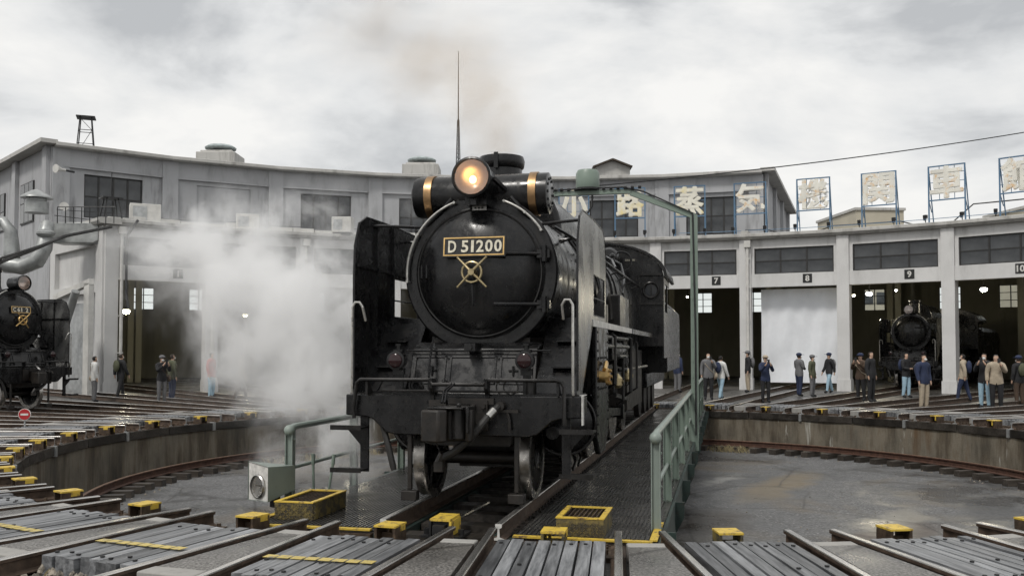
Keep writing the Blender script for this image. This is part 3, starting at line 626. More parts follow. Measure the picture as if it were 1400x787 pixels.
# open-topped step boxes on the walkways
for sx, bx0, wd, y0, ln in ((1, 1.31, 0.44, -9.72, 0.66), (-1, -1.66, 0.42, -9.48, 0.85)):
    g = empty('step_box', (bx0, y0, -0.11)); g.parent = tt
    mb = MB(); t_ = 0.02; h = 0.165 if sx > 0 else 0.17
    mb.box(-wd / 2, wd / 2, 0, t_, 0, h); mb.box(-wd / 2, wd / 2, ln - t_, ln, 0, h); mb.box(-wd / 2, -wd / 2 + t_, t_, ln - t_, 0, h); mb.box(wd / 2 - t_, wd / 2, t_, ln - t_, 0, h)
    mb.build('side_panels', 'yellow_half_worn', g, smooth=False)
    mb = MB()      # raised diamond tread on the sides
    for iy in range(6):
        for ix in range(15):
            x = -wd / 2 + 0.02 + ix * 0.03; z = 0.016 + iy * 0.026
            if z < h - 0.02: mb.obox((x, -0.003, z), (0.026, 0.006, 0.006), Matrix.Rotation(0.7 if (ix + iy) % 2 else -0.7, 3, 'Y'))
    o = mb.build('tread_pattern', 'yellow_half_worn', g, smooth=False); o['kind'] = 'stuff'
    mb = MB(); f = 0.045
    mb.box(-wd / 2 - .006, wd / 2 + .006, -.006, f, h, h + .012); mb.box(-wd / 2 - .006, wd / 2 + .006, ln - f, ln + .006, h, h + .012)
    mb.box(-wd / 2 - .006, -wd / 2 + f, f, ln - f, h, h + .012); mb.box(wd / 2 - f, wd / 2 + .006, f, ln - f, h, h + .012); mb.build('rim', 'yellow_worn', g, smooth=False)
    mb = MB(); mb.box(-wd / 2 + t_, wd / 2 - t_, t_, ln - t_, 0.06, 0.07)
    for k in range(9): mb.box(-wd / 2 + .04 + k * (wd - .09) / 8 , -wd / 2 + .05 + k * (wd - .09) / 8, f, ln - f, h - .03, h - .004)
    mb.build('grating', 'plate_rust', g, smooth=False)
# hooded projector lamp by the left railing post
g = empty('hooded_lamp', (-2.16, -8.9, 0.20), R(-22)); g.parent = tt; g.scale = (.76, .8, .86)
mb = MB(); wz = 0.2
A_ = [(-.21, -.30, -.23), (.21, -.30, -.23), (.21, -.30, .20), (-.21, -.30, .25)]; B_ = [(-.15, .22, -.14), (.15, .22, -.14), (.15, .22, .17), (-.15, .22, .17)]
mb.add(A_ + B_, [(0, 1, 5, 4), (1, 2, 6, 5), (2, 3, 7, 6), (3, 0, 4, 7), (4, 5, 6, 7)])
mb.build('hood_shell', 'green_pale', g)
MB().prism([(-.205, -.225), (.205, -.225), (.205, .195), (-.205, .245)], 'y', -0.285, -0.27).build('face_plate', 'white_paint', g)
mb = MB(); mb.lathe([(0.135, -0.325), (0.15, -0.31), (0.15, -0.28), (0.12, -0.27)], (0, 0, -0.05), 'y', 24, False); mb.build('lens_ring', 'bright_steel', g)
mb = MB(); mb.lathe([(0.001, -0.335), (0.06, -0.33), (0.125, -0.305), (0.13, -0.285)], (0, 0, -0.05), 'y', 24); mb.build('lens', 'lens_clear', g)
mb = MB(); mb.lathe([(0.001, -0.287), (0.05, -0.291), (0.12, -0.30)], (0, 0, -0.05), 'y', 20, False); mb.build('reflector_bowl', 'bright_steel', g)
MB().box(-.05, .05, -.05, .05, -.34, -.13).build('bracket', 'dark_metal', g)
# hand levers
g = empty('lever_frame', (-1.95, -8.2, -0.11)); g.parent = tt
MB().box(-.16, .16, -.1, .1, 0, .07).build('base', 'plate_rust', g)
for x, tl in ((-0.08, -0.01), (0.1, 0.07)):
    MB().cyl((x, 0, 0.06), (x + tl, 0, 0.50), 0.016, n=8).cyl((x + tl * .8, 0, 0.40), (x + tl, 0, 0.52), 0.022, n=8).build('lever', 'green_paint', g)
# feeder gantry over the middle of the bridge
g = empty('feeder_gantry', (0, 0, 0)); g.parent = tt
for sx in (-1, 1):
    mb = MB(); mb.box(sx * 2.06 - .07, sx * 2.06 + .07, -.055, -.045, -.3, 4.22); mb.box(sx * 2.06 - .07, sx * 2.06 + .07, .045, .055, -.3, 4.22); mb.box(sx * 2.06 - .008, sx * 2.06 + .008, -.045, .045, -.3, 4.22)
    for k in range(14): mb.cyl((sx * 2.06 - .03, -.055, .2 + .3 * k), (sx * 2.06 - .03, -.068, .2 + .3 * k), .014, n=6)
    mb.build('post', 'green_paint', g)
    MB().bar((sx * 2.06, 0, 4.20), (sx * 0.85, 0, 4.70), 0.10, 0.11).build('sloping_beam', 'green_paint', g)
MB().box(-0.87, 0.87, -.05, .05, 4.68, 4.77).build('top_beam', 'green_paint', g)
mb = MB(); mb.lathe([(0.22, 4.80), (0.235, 4.83), (0.235, 5.10), (0.20, 5.17), (0.001, 5.18)], (0, 0, 0), 'z', 24); mb.build('collector_drum', 'green_paint', g)
MB().lathe([(0.16, 4.765), (0.24, 4.775), (0.24, 4.81)], (0, 0, 0), 'z', 20).build('collector_base', 'dark_metal', g)
mb = MB(); mb.tube([(0.1, -.07, 4.66), (0.1, -.09, 4.45), (0.0, -.09, 4.3), (-0.15, -.08, 4.28)], 0.022, 6)
mb.tube([(-1.2, -.07, 4.74), (-.6, -.07, 4.79), (0, -.07, 4.80), (.7, -.07, 4.80), (1.1, -.07, 4.70), (2.04, -.08, 4.25), (2.08, -.09, 2.0), (2.08, -.09, 0)], 0.016, 6)
for k in range(16): mb.cyl((-1.1 + k * .14, -.07, 4.79), (-1.04 + k * .14, -.07, 4.79), 0.03, n=6)
mb.build('cable', 'dark_metal', g)
# overhead feeder wire leading away to the right
p0 = pol(0, 0, 4.85); p1 = Vector((15.5, 22.8, 7.48)); pts = []
for k in range(25):
    t = k / 24; q = p0.lerp(p1, t); q.z -= 0.5 * 4 * t * (1 - t) * 0.32; pts.append(q)
ow = MB(); ow.tube(pts, 0.012, 5); tag(ow.build('overhead_wire', 'dark_metal'), 'thin black wire running from the green drum up to the right', 'wire')
mp_ = MB(); mp_.cyl((15.6, 22.85, -0.17), (15.6, 22.85, 8.1), 0.14, 0.1, 12); mp_.box(15.0, 16.2, 22.8, 22.9, 7.42, 7.52); tag(mp_.build('utility_pole', 'concrete_block'), 'concrete pole carrying the end of the overhead wire', 'pole')

# ================================================================== LOCOMOTIVE (local: x right, y backwards from the front beam, z up from the rail)
LO = Vector((-0.53, 9.6, 0))
ZB, RB = 2.465, 0.87
lo = empty('steam_locomotive', LO, -TH, 'large black steam locomotive with lit headlamp on the turntable, plate D51 200', 'locomotive')
K = 'black_paint'
# --- front beam and deck
mb = MB(); mb.prism([(-1.25, 1.146), (1.25, 1.146), (1.25, .93), (1.02, .915), (.95, .89), (.80, .755), (.70, .735), (-.70, .735), (-.80, .755), (-.95, .89), (-1.02, .915), (-1.25, .93)], 'y', 0.0, 0.05)
mb.box(-1.24, 1.24, 0.05, 0.12, 1.09, 1.14); mb.box(-1.25, -1.22, .05, .4, .95, 1.13); mb.box(1.22, 1.25, .05, .4, .95, 1.13)
fb = mb.build('front_beam', K, lo, bevel=0.012)
mb = MB()
for x in (-1.1, -.9, -.62, -.36, .33, .36, .62, .9, 1.1):
    for z in (1.08, .99): mb.cyl((x, 0, z), (x, -.012, z), .014, n=6)
for x in (-.6, -.3, .3, .6): mb.cyl((x, 0, .80), (x, -.012, .80), .014, n=6)
o = mb.build('rivets', K, fb); o['kind'] = 'stuff'
mb = MB(); mb.box(1.252, 1.262, -0.004, 0.10, .86, 1.15); mb.box(1.15, 1.262, 0.10, 0.3, 1.147, 1.155); mb.build('white_corner', 'white_paint', fb)
MB().box(-1.22, 1.22, .052, .5, 1.146, 1.162).build('front_deck', K, lo)
# --- apron panel under the smokebox and sloped side plates up to the running boards
mb = MB(); mb.prism([(.40, 1.163), (.46, 1.163), (.58, 1.60), (.82, 1.66), (.82, 1.70), (.56, 1.63)], 'x', -.70, .70)
ap = mb.build('apron', K, lo, bevel=0.01)
mb = MB()
for x0, x1, z0, z1 in ((-.66, -.30, 1.25, 1.55), (-.26, .26, 1.25, 1.55), (.30, .66, 1.25, 1.55)):
    y0 = .40 + (z0 - 1.163) * .343; y1 = .40 + (z1 - 1.163) * .343
    for (xa, xb, za, zb) in ((x0, x1, z0, z0 + .02), (x0, x1, z1 - .02, z1), (x0, x0 + .02, z0, z1), (x1 - .02, x1, z0, z1)):
        ya = .40 + ((za + zb) / 2 - 1.163) * .343 - .012; mb.bar(((xa + xb) / 2, .40 + (za - 1.163) * .343 - .008, za), ((xa + xb) / 2, .40 + (zb - 1.163) * .343 - .008, zb), xb - xa, .016)
for x in (-.64, -.32, -.28, .28, .32, .64):
    for z in (1.28, 1.52): mb.cyl((x, .40 + (z - 1.163) * .343, z), (x, .385 + (z - 1.163) * .343, z), .012, n=6)
for x in (-.45, .45): mb.box(x - .05, x + .05, .46, .5, 1.385, 1.40); mb.box(x - .008, x + .008, .44, .5, 1.34, 1.44)
mb.build('cover_frames', K, ap)
mb = MB(); mb.tube([(-.75, .50, 1.60), (.85, .50, 1.60)], .012, 6); mb.build('apron_rod', K, lo)
for sx in (-1, 1):
    mb = MB(); mb.prism([(.30, 1.163), (.46, 1.163), (1.30, 1.93), (1.14, 1.975)], 'x', *sorted((sx * .71, sx * 1.193))); sp = mb.build('slope_plate', K, lo)
    for z in (1.42, 1.70):
        y = .34 + (z - 1.163) * 1.08; MB().box(*sorted((sx * .86, sx * 1.10)), y - .14, y + .06, z, z + .014).build('step_tread', K, sp)
# --- smokebox, ring, door
mb = MB(); mb.lathe([(.70, .80), (.855, .80), (.875, .815), (.875, .90), (RB - .012, .905), (RB - .012, 3.2), (.6, 3.2)], (0, 0, ZB), 'y', 72)
sb = mb.build('smokebox', K, lo, angle=25)
mb = MB()
for k in range(40):
    a = 2 * PI * (k + .5) / 40; mb.cyl((cos(a) * .80, .80, ZB + sin(a) * .80), (cos(a) * .80, .793, ZB + sin(a) * .80), .011, n=6)
for y in (.96, 2.0, 3.1):
    for k in range(46):
        a = 2 * PI * k / 46; mb.cyl((cos(a) * .856, y, ZB + sin(a) * .856), (cos(a) * .868, y, ZB + sin(a) * .868), .012, n=5)
o = mb.build('rivets', K, sb); o['kind'] = 'stuff'
mb = MB(); mb.lathe([(.735, .797), (.735, .775), (.715, .762), (.69, .752), (.66, .715), (.60, .672), (.50, .625), (.38, .588), (.25, .562), (.12, .548), (.001, .543)], (0, 0, ZB), 'y', 72)
door = mb.build('smokebox_door', K, lo, angle=40)
mb = MB(); mb.tube([(cos(2 * PI * k / 64) * .705, .757, ZB + sin(2 * PI * k / 64) * .705) for k in range(65)], .012, 6, cap=False); mb.build('door_rim', 'worn_steel_black', door)
for z in (.19, -.36):       # hinge straps
    mb = MB(); zc = ZB + z
    mb.tube([(.22, .535, zc), (.36, .57, zc), (.52, .63, zc), (.66, .71, zc), (.74, .73, zc)], .022, 8); mb.box(.66, .80, .70, .79, zc - .045, zc + .045); mb.cyl((.745, .70, zc - .085), (.745, .70, zc + .085), .032, n=10)
    mb.build('hinge', K, door)
mb = MB(); x = -.55; mb.tube([(x, .60, ZB + .075), (x, .555, ZB + .065), (x, .555, ZB - .065), (x, .60, ZB - .075)], .012, 6); mb.tube([(x - .06, .60, ZB + .075), (x - .06, .565, ZB + .065), (x - .06, .565, ZB - .065), (x - .06, .60, ZB - .075)], .010, 6)
mb.build('grab_handle', K, door)
# handwheel
hwz = ZB - .02
mb = MB(); mb.tube([(cos(2 * PI * k / 28) * .108, .44, hwz + sin(2 * PI * k / 28) * .108) for k in range(29)], .014, 8, cap=False)
for k in range(4):
    a = R(45 + 90 * k); mb.tube([(0, .425, hwz), (cos(a) * .13, .435, hwz + sin(a) * .13), (cos(a) * .222, .44, hwz + sin(a) * .222)], [.018, .014, .011], 8); mb.sphere((cos(a) * .222, .44, hwz + sin(a) * .222), .014, 8)
mb.cyl((0, .40, hwz), (0, .56, hwz), .035, .04, 12); mb.build('hand_wheel', 'old_brass', door)
MB().tube([(0, .50, hwz - .03), (0, .47, hwz - .14), (0, .50, hwz - .36)], .014, 6).build('lock_lever', K, door)
# number plate
def number_plate(parent, body_parts, w_, h_, k_=1.0):
    g = MB(); g.box(-w_ / 2, w_ / 2, -.012, .012, -h_ / 2, h_ / 2); pl = g.build('number_plate', 'plate_black', parent); pl.location = (0, .535, ZB + .265); pl.rotation_euler = (R(-7), 0, 0); pl.scale = (k_, 1, k_)
    t_ = .013; mb = MB(); w2, h2 = w_ / 2 - .012, h_ / 2 - .012
    for q in ((-w2, w2, h2 - t_, h2), (-w2, w2, -h2, -h2 + t_), (-w2, -w2 + t_, -h2 + t_, h2 - t_), (w2 - t_, w2, -h2 + t_, h2 - t_)): mb.box(q[0], q[1], -.02, -.011, q[2], q[3])
    mb.build('border', 'brass', pl)
    for ch, x, wd in body_parts:
        me = text_mesh(ch, 'digit', 'cream_metal', h_ * .58, wd, .008, .022); o = inst('digit', me, pl, (x, -.014, 0))
    return pl
number_plate(door, [('D', -.225, .085), ('5', -.092, .075), ('1', -.012, .028), ('2', .066, .078), ('0', .160, .078), ('0', .254, .078)], .66, .215, 1.07)
# smokebox handrails (pale arcs)
for a0, a1 in ((110, 186), (70, 33)):
    mb = MB()
    mb.arc((0, .74, ZB), .835, a0, a1, .014, 'y', 8, 20)
    for a in (a0, (a0 + a1) / 2, a1): mb.cyl((cos(R(a)) * .835, .72, ZB + sin(R(a)) * .835), (cos(R(a)) * .835, .81, ZB + sin(R(a)) * .835), .016, n=6)
    mb.build('smokebox_handrail', 'pale_handrail', lo)
# --- headlamp
hz_ = 3.47
mb = MB(); mb.lathe([(.001, .98), (.12, .97), (.17, .92), (.185, .80), (.19, .50), (.205, .47), (.218, .45), (.218, .40), (.195, .392), (.19, .41), (.185, .52), (.14, .62), (.001, .64)], (-.0, 0, hz_), 'y', 40)
hl = mb.build('headlamp', K, lo)
mb = MB(); mb.lathe([(.186, .425), (.165, .50), (.12, .56), (.05, .59), (.001, .592)], (0, 0, hz_), 'y', 32, False); mb.build('reflector_bowl', 'reflector', hl)
mb = MB(); mb.lathe([(.001, .405), (.10, .407), (.188, .413)], (0, 0, hz_), 'y', 32); mb.build('lens', 'lens_clear', hl)
mb = MB(); mb.sphere((.0, .48, hz_ - .02), .040, 12, (1, .7, 1.1)); mb.build('bulb', 'lamp_bulb', hl)
mb = MB(); mb.box(-.12, .12, .60, .85, 3.20, 3.33); mb.box(-.03, .03, .5, .6, 3.18, 3.30); mb.bar((.20, .62, 3.48), (.36, .95, 3.30), .04, .04); mb.build('lamp_bracket', K, hl)
mb = MB(); mb.box(-.075, .085, .735, .75, 3.155, 3.205); o = mb.build('small_plate', 'white_paint', lo)
mb = MB()
for k in range(3): mb.box(-.05 + k * .04, -.028 + k * .04, .731, .736, 3.17, 3.19)
mb.build('plate_marks', 'plate_black', o)
# --- feedwater heater drum across the top
hy, hzz, hr = 1.02, 3.36, .235
mb = MB(); mb.lathe([(.001, -.84), (.15, -.835), (.22, -.80), (hr, -.75), (hr, .70), (.235, .74), (.21, .75), (.001, .75)], (0, hy, hzz), 'x', 40); ht = mb.build('feedwater_heater', K, lo)
for x in (-.66, .54):
    mb = MB(); mb.lathe([(hr, x), (hr + .012, x), (hr + .012, x + .085), (hr, x + .085)], (0, hy, hzz), 'x', 40); mb.build('band', 'copper_band', ht)
mb = MB()
for k in range(12):
    a = 2 * PI * k / 12; mb.cyl((.745, hy + cos(a) * .17, hzz + sin(a) * .17), (.765, hy + cos(a) * .17, hzz + sin(a) * .17), .015, n=6)
mb.build('end_bolts', K, ht)
mb = MB()
for x in (-.45, .45): mb.box(x - .05, x + .05, .86, 1.2, 3.02, 3.16)
mb.tube([(.35, .80, 3.30), (.5, .78, 3.12), (.62, .84, 3.02), (.66, 1.1, 2.98)], .03, 8); mb.tube([(-.33, .80, 3.30), (-.45, .78, 3.16), (-.60, .80, 3.03), (-.72, .9, 2.9), (-.78, 1.0, 2.7)], .024, 8)
mb.build('heater_pipes', K, ht)
# --- chimney, dome, boiler
mb = MB(); mb.lathe([(.34, 3.22), (.28, 3.34), (.255, 3.45), (.25, 3.80), (.275, 3.83), (.285, 3.90), (.27, 3.955), (.225, 3.96), (.215, 3.7), (.001, 3.6)], (0, 1.82, 0), 'z', 40); ch_ = mb.build('chimney', K, lo)
MB().box(-.025, .025, 1.52, 1.545, 3.78, 3.97).build('chimney_clip', K, ch_)
dp = []
for k in range(17):
    a = PI * k / 16; dp.append((cos(a) * .60 * (1 if abs(cos(a)) < .9 else 1), 3.02 + (sin(a) ** .8) * .80))
mb = MB(); mb.prism(dp + [(-.60, 2.8), (.60, 2.8)], 'y', 2.62, 5.25); mb.build('dome_casing', K, lo, bevel=0.06)
mb = MB(); mb.lathe([(.6, 3.2), (.83, 3.2), (.845, 3.25), (.845, 5.2), (.855, 5.2), (.855, 5.26), (.845, 5.26), (.87, 7.0), (.88, 7.06), (.87, 7.06), (.885, 10.3), (.5, 10.3)], (0, 0, ZB), 'y', 56)
bo = mb.build('boiler', 'worn_steel_black', lo, angle=25)
mb = MB()
for y in (3.9, 4.55, 5.9, 6.5, 7.7, 8.6, 9.4):
    r = .845 + (.03 if y > 5.2 else 0); mb.lathe([(r, y), (r + .012, y), (r + .012, y + .06), (r, y + .06)], (0, 0, ZB), 'y', 56)
mb.build('boiler_bands', K, bo)
for sx in (-1, 1):
    mb = MB(); mb.prism([(7.2, 1.62), (10.3, 1.62), (10.3, 2.5), (7.2, 2.5)], 'x', *sorted((sx * .5, sx * .88))); mb.build('firebox_side', K, lo)
    mb = MB(); mb.tube([(sx * .80, .95, 2.98), (sx * .92, 1.4, 2.92), (sx * .93, 10.2, 2.92)], .019, 8)
    for k in range(8): mb.cyl((sx * .78, 1.5 + k * 1.2, 2.86), (sx * .93, 1.5 + k * 1.2, 2.92), .014, n=6)
    mb.build('boiler_handrail', 'worn_steel_black', lo)
    mb = MB()
    for y in (3.0, 3.6, 4.2): mb.tube([(sx * .58, y, 3.15), (sx * .80, y, 2.85), (sx * .90, y, 2.4), (sx * .92, y, 1.96)], .022, 6)
    mb.build('sand_pipe', K, lo)
# --- smoke deflectors
for sx in (-1, 1):
    mb = MB(); xa, xb = sorted((sx * 1.195, sx * 1.207))
    mb.prism([(.08, 1.16), (.32, 1.16), (1.12, 1.95), (1.25, 1.95), (1.25, 3.08), (.42, 3.07), (.22, 2.98), (.10, 2.72), (.08, 2.4)], 'x', xa, xb)
    mb.prism([(1.25, 2.46), (2.2, 2.46), (2.2, 2.98), (2.05, 3.06), (1.25, 3.08)], 'x', xa, xb)
    mb.prism([(1.25, 1.95), (2.2, 1.95), (2.2, 2.0), (1.25, 2.0)], 'x', xa, xb)
    mb.prism([(2.2, 1.95), (2.36, 1.95), (2.36, 2.72), (2.2, 2.98)], 'x', xa, xb)
    df = mb.build('smoke_deflector', 'deflector_sheet' if sx > 0 else K, lo)
    e_ = MB(); x = sx * 1.20
    e_.tube([(x, .08, 1.2), (x, .08, 2.4), (x, .10, 2.72), (x, .22, 2.98), (x, .42, 3.07), (x, 1.25, 3.08), (x, 2.05, 3.06), (x, 2.2, 2.98), (x, 2.36, 2.72), (x, 2.36, 1.95)], .013, 6)
    e_.tube([(x, 1.25, 2.0), (x, 2.2, 2.0), (x, 2.2, 2.46), (x, 1.25, 2.46), (x, 1.25, 2.0)], .011, 6)
    e_.tube([(x, 1.25, 2.2), (x, 2.2, 2.2)], .010, 6)
    e_.build('edge_bead', K, df)
    mb = MB(); xi = sx * 1.18
    for y in (.7, 1.24): mb.bar((xi, y, 1.9 if y > 1 else 1.6), (xi, y, 3.05), .03, .03)
    mb.box(*sorted((sx * 1.165, sx * 1.194)), .12, 2.3, 2.50, 2.53)
    mb.build('stiffeners', K, df)
    mb = MB(); mb.tube([(sx * .62, .86, 2.99), (sx * .9, .75, 3.0), (sx * 1.19, .62, 3.0)], .018, 8).build('stay_rod', K, lo); mb = MB(); mb.tube([(sx * .70, 1.8, 2.93), (sx * 1.19, 1.8, 2.95)], .018, 8); mb.build('stay_rod', K, lo)
    # bright vertical handrail on the deflector's front edge
    mb = MB(); x = sx * 1.17; mb.tube([(x, -.01, 1.16), (x, -.03, 1.22), (x, -.03, 2.06), (x - sx * .03, -.03, 2.11), (x - sx * .08, -.03, 2.11), (x - sx * .11, -.02, 2.06), (x - sx * .11, .07, 1.92)], .014, 8)
    mb.build('front_handrail', 'pale_handrail', lo)
# --- running boards
for sx in (-1, 1):
    mb = MB(); x0, x1 = sorted((sx * .84, sx * 1.19)); mb.box(x0, x1, 1.18, 9.9, 1.905, 1.945); rbd = mb.build('running_board', K, lo)
    mb = MB(); x0, x1 = sorted((sx * 1.19, sx * 1.215)); mb.box(x0, x1, 1.14, 5.6, 1.875, 1.95); mb.build('white_edge', 'white_paint', rbd)
    mb = MB(); mb.box(x0, x1, 5.7, 9.9, 1.875, 1.95); mb.build('edge_angle', K, rbd)
    mb = MB()
    for z, y0, y1, x in ((1.78, 2.5, 5.5, 1.16), (1.66, 2.4, 5.4, 1.18), (1.52, 4.2, 5.6, 1.15), (1.30, 5.6, 9.8, 1.10)):
        mb.tube([(sx * (x - .1), y0, z), (sx * x, y0 + .08, z), (sx * x, y1 - .08, z), (sx * (x - .1), y1, z)], .03, 8)
    mb.build('side_pipes', 'worn_steel_black', lo)
    # air reservoir and pump on the board
    mb = MB(); mb.lathe([(.001, 3.6), (.12, 3.62), (.17, 3.68), (.17, 5.3), (.12, 5.37), (.001, 5.38)], (sx * 1.0, 0, 1.62), 'y', 24); mb.build('air_reservoir', K, lo)
    mb = MB(); mb.arc((sx * 1.03, 3.55, 1.98), .42, 10, 170, .07, 'x', 8, 14); mb.box(*sorted((sx * .98, sx * 1.16)), 2.6, 2.95, 1.95, 2.2); mb.build('pipe_cover', 'worn_steel_black', lo)
    mb = MB(); mb.box(*sorted((sx * .95, sx * 1.17)), 4.3, 5.6, 1.946, 2.42); mb.build('tool_box', 'worn_steel_black', lo, bevel=.02)
    if sx < 0:
        mb = MB(); mb.lathe([(.2, 1.5), (.2, 1.95), (.14, 2.0), (.14, 2.1), (.2, 2.15), (.2, 2.6), (.12, 2.66), (.001, 2.67)], (-1.08, 6.6, 0), 'z', 20); mb.build('air_pump', K, lo)
for sx in (-1, 1):
    for k, (y, z0, z1) in enumerate(((2.55, .6, 1.85), (2.75, 1.0, 1.88), (3.3, 1.1, 1.86), (4.05, .95, 1.7), (4.85, .8, 1.88), (5.5, .9, 1.85), (6.2, 1.0, 1.88), (7.1, .9, 1.8))):
        x = sx * (1.10 + .05 * (k % 3)); MB().tube([(x - sx * .12, y, z1), (x, y + .04, z1 - .06), (x, y + .04, z0 + .06), (x - sx * .1, y + .1, z0)], .014 + .007 * (k % 3), 6).build('vertical_pipe', 'worn_steel_black' if k % 3 else K, lo)
    for k, (y, z, r) in enumerate(((2.62, 1.42, .07), (3.05, 1.25, .09), (4.5, 1.15, .08), (5.15, 1.45, .10), (5.9, 1.2, .09))):
        mb = MB(); mb.lathe([(.001, -.10), (r * .6, -.09), (r, -.05), (r, .05), (r * .7, .08), (r * .3, .12), (.001, .13)], (sx * 1.10, y, z), 'z', 12); mb.cyl((sx * 1.02, y, z), (sx * 1.2, y, z), r * .35, n=8); mb.build('valve_body', 'worn_steel_black' if k % 2 else 'old_brass', lo)
    mb = MB(); mb.box(*sorted((sx * .98, sx * 1.2)), 3.1, 3.45, 1.48, 1.78); mb.cyl((sx * 1.09, 3.27, 1.78), (sx * 1.09, 3.27, 1.86), .04, n=8); mb.build('lubricator', K, lo, bevel=.01)
# turbo generator and valves in front of the cab
mb = MB(); mb.lathe([(.001, 9.1), (.14, 9.12), (.19, 9.2), (.19, 9.45), (.14, 9.55), (.14, 9.8), (.001, 9.82)], (.42, 0, 3.46), 'y', 20)
for x, y, z, h in ((.12, 9.0, 3.3, .3), (.25, 8.4, 3.28, .25), (.55, 8.7, 3.2, .22), (.0, 7.9, 3.3, .28)): mb.cyl((x, y, z - .1), (x, y, z + h), .06, .045, 10); mb.sphere((x, y, z + h), .06, 8)
mb.tube([(.5, 9.0, 3.4), (.72, 8.6, 3.25), (.85, 8.0, 2.95), (.9, 7.2, 2.6)], .022, 6); mb.tube([(.3, 8.9, 3.5), (.6, 8.2, 3.3), (.8, 7.0, 3.05)], .018, 6); mb.arc((.66, 9.25, 3.36), .2, 0, 360, .02, 'y', 6, 20)
mb.build('turret_fittings', K, lo)
# --- cylinders, valve chests
for sx in (-1, 1):
    x = sx * .85
    mb = MB(); mb.lathe([(.001, 1.26), (.10, 1.27), (.16, 1.30), (.30, 1.32), (.34, 1.35), (.345, 1.40), (.32, 1.42), (.335, 1.45), (.335, 2.30), (.345, 2.32), (.345, 2.40), (.2, 2.42), (.001, 2.42)], (x, 0, .78), 'y', 36); cyln = mb.build('cylinder', K, lo)
    mb = MB(); mb.cyl((x - sx * .04, .78, .71), (x - sx * .04, 1.30, .71), .068, .075, 14); mb.cyl((x - sx * .04, .775, .71), (x - sx * .04, .765, .71), .025, n=8); mb.build('tail_rod_guide', K, cyln)
    mb = MB(); mb.arc((x, 1.33, .78), .36, 0, 360, .016, 'y', 6, 36); mb.build('cover_ring', 'worn_steel_black', cyln)
    mb = MB(); mb.prism([(1.36, 1.88), (2.40, 1.88), (2.40, .62), (2.1, .40), (1.66, .40), (1.36, .62)], 'x', *sorted((sx * 1.16, sx * 1.225))); mb.box(*sorted((sx * .7, sx * 1.16)), 1.46, 2.3, 1.1, 1.88)
    vc = mb.build('valve_chest', K, lo, bevel=.015)
    mb = MB()
    for y in (1.42, 2.34):
        for k in range(12): mb.cyl((sx * 1.225, y, .66 + k * .105), (sx * 1.237, y, .66 + k * .105), .012, n=5)
    for z in (1.52, 1.16):
        for k in range(7): mb.cyl((sx * 1.225, 1.5 + k * .12, z), (sx * 1.237, 1.5 + k * .12, z), .012, n=5)
    o = mb.build('rivets', K, vc); o['kind'] = 'stuff'
    mb = MB(); mb.cyl((sx * 1.22, 1.62, 1.30), (sx * 1.34, 1.62, 1.30), .07, n=12); mb.cyl((sx * 1.30, 1.62, 1.30), (sx * 1.33, 1.62, 1.30), .10, n=8)
    for k in range(6): mb.cyl((sx * 1.33, 1.62 + cos(k) * .08, 1.30 + sin(k) * .08), (sx * 1.36, 1.62 + cos(k) * .08, 1.30 + sin(k) * .08), .018, n=6)
    mb.tube([(sx * 1.28, 1.62, 1.38), (sx * 1.28, 1.75, 1.46), (sx * 1.26, 1.9, 1.45)], .03, 8); mb.build('relief_valve', 'brass', vc)
    mb = MB()
    for y in (1.5, 1.85, 2.25): mb.tube([(x, y, .42), (x + sx * .06, y - .05, .30), (x + sx * .08, y - .4, .24)], .016, 6)
    mb.build('drain_pipe', K, cyln)
# --- frame and saddle
mb = MB(); mb.box(-.46, .46, .30, 9.8, .62, 1.0); mb.box(-.55, .55, .86, 2.7, 1.0, 1.75); mb.box(-.5, .5, .05, .9, .78, 1.1); mb.box(-.44, .44, .35, .55, .60, .80); mb.build('main_frame', 'under_black', lo)
mb = MB(); mb.box(-.9, -.55, 2.4, 9.6, 1.02, 1.5); mb.box(.55, .9, 2.6, 9.6, 1.02, 1.5); mb.box(-.95, .95, 7.4, 10.4, .55, 1.62); mb.box(-.35, .35, 1.2, 9.0, .28, .6); mb.build('inner_frame', 'under_black', lo)
# --- wheels
def wheel(name, x, y, r, wide, boxpok):
    g = empty(name, (x, y, r)); g.parent = lo; s_ = 1 if x > 0 else -1
    mb = MB(); mb.lathe([(r - .075, -wide / 2), (r - .0, -wide / 2), (r - .004, wide / 2 - .03), (r + .024, wide / 2 - .022), (r + .024, wide / 2), (r - .075, wide / 2), (r - .075, -wide / 2)], (0, 0, 0), 'x', 40)
    if s_ < 0:
        pass
    o = mb.build('tyre', 'wheel_tread', g);
    if s_ > 0: o.rotation_euler = (0, 0, PI)
    mb = MB(); rr_ = r - .07
    if boxpok:
        mb.lathe([(.001, -.05), (rr_, -.05), (rr_, .05), (.001, .05)], (0, 0, 0), 'x', 32)
        mb.lathe([(.001, -.09), (.16, -.085), (.16, .085), (.001, .09)], (0, 0, 0), 'x', 20)
        for k in range(6): a = 2 * PI * k / 6; mb.lathe([(.10, -.058), (.13, -.052), (.13, .052), (.10, .058)], (0, cos(a) * rr_ * .66, sin(a) * rr_ * .66), 'x', 14)
    else:
        mb.lathe([(rr_ - .05, -.04), (rr_, -.045), (rr_, .045), (rr_ - .05, .04), (rr_ - .05, -.04)], (0, 0, 0), 'x', 32); mb.lathe([(.001, -.075), (.09, -.07), (.10, .07), (.001, .075)], (0, 0, 0), 'x', 16)
        for k in range(10): a = 2 * PI * k / 10 + .2; mb.tube([(0, cos(a) * .07, sin(a) * .07), (0, cos(a) * (rr_ - .03), sin(a) * (rr_ - .03))], [.034, .024], 6)
    mb.build('wheel_centre', K, g); return g
DR = [3.55, 5.0, 6.45, 7.9]
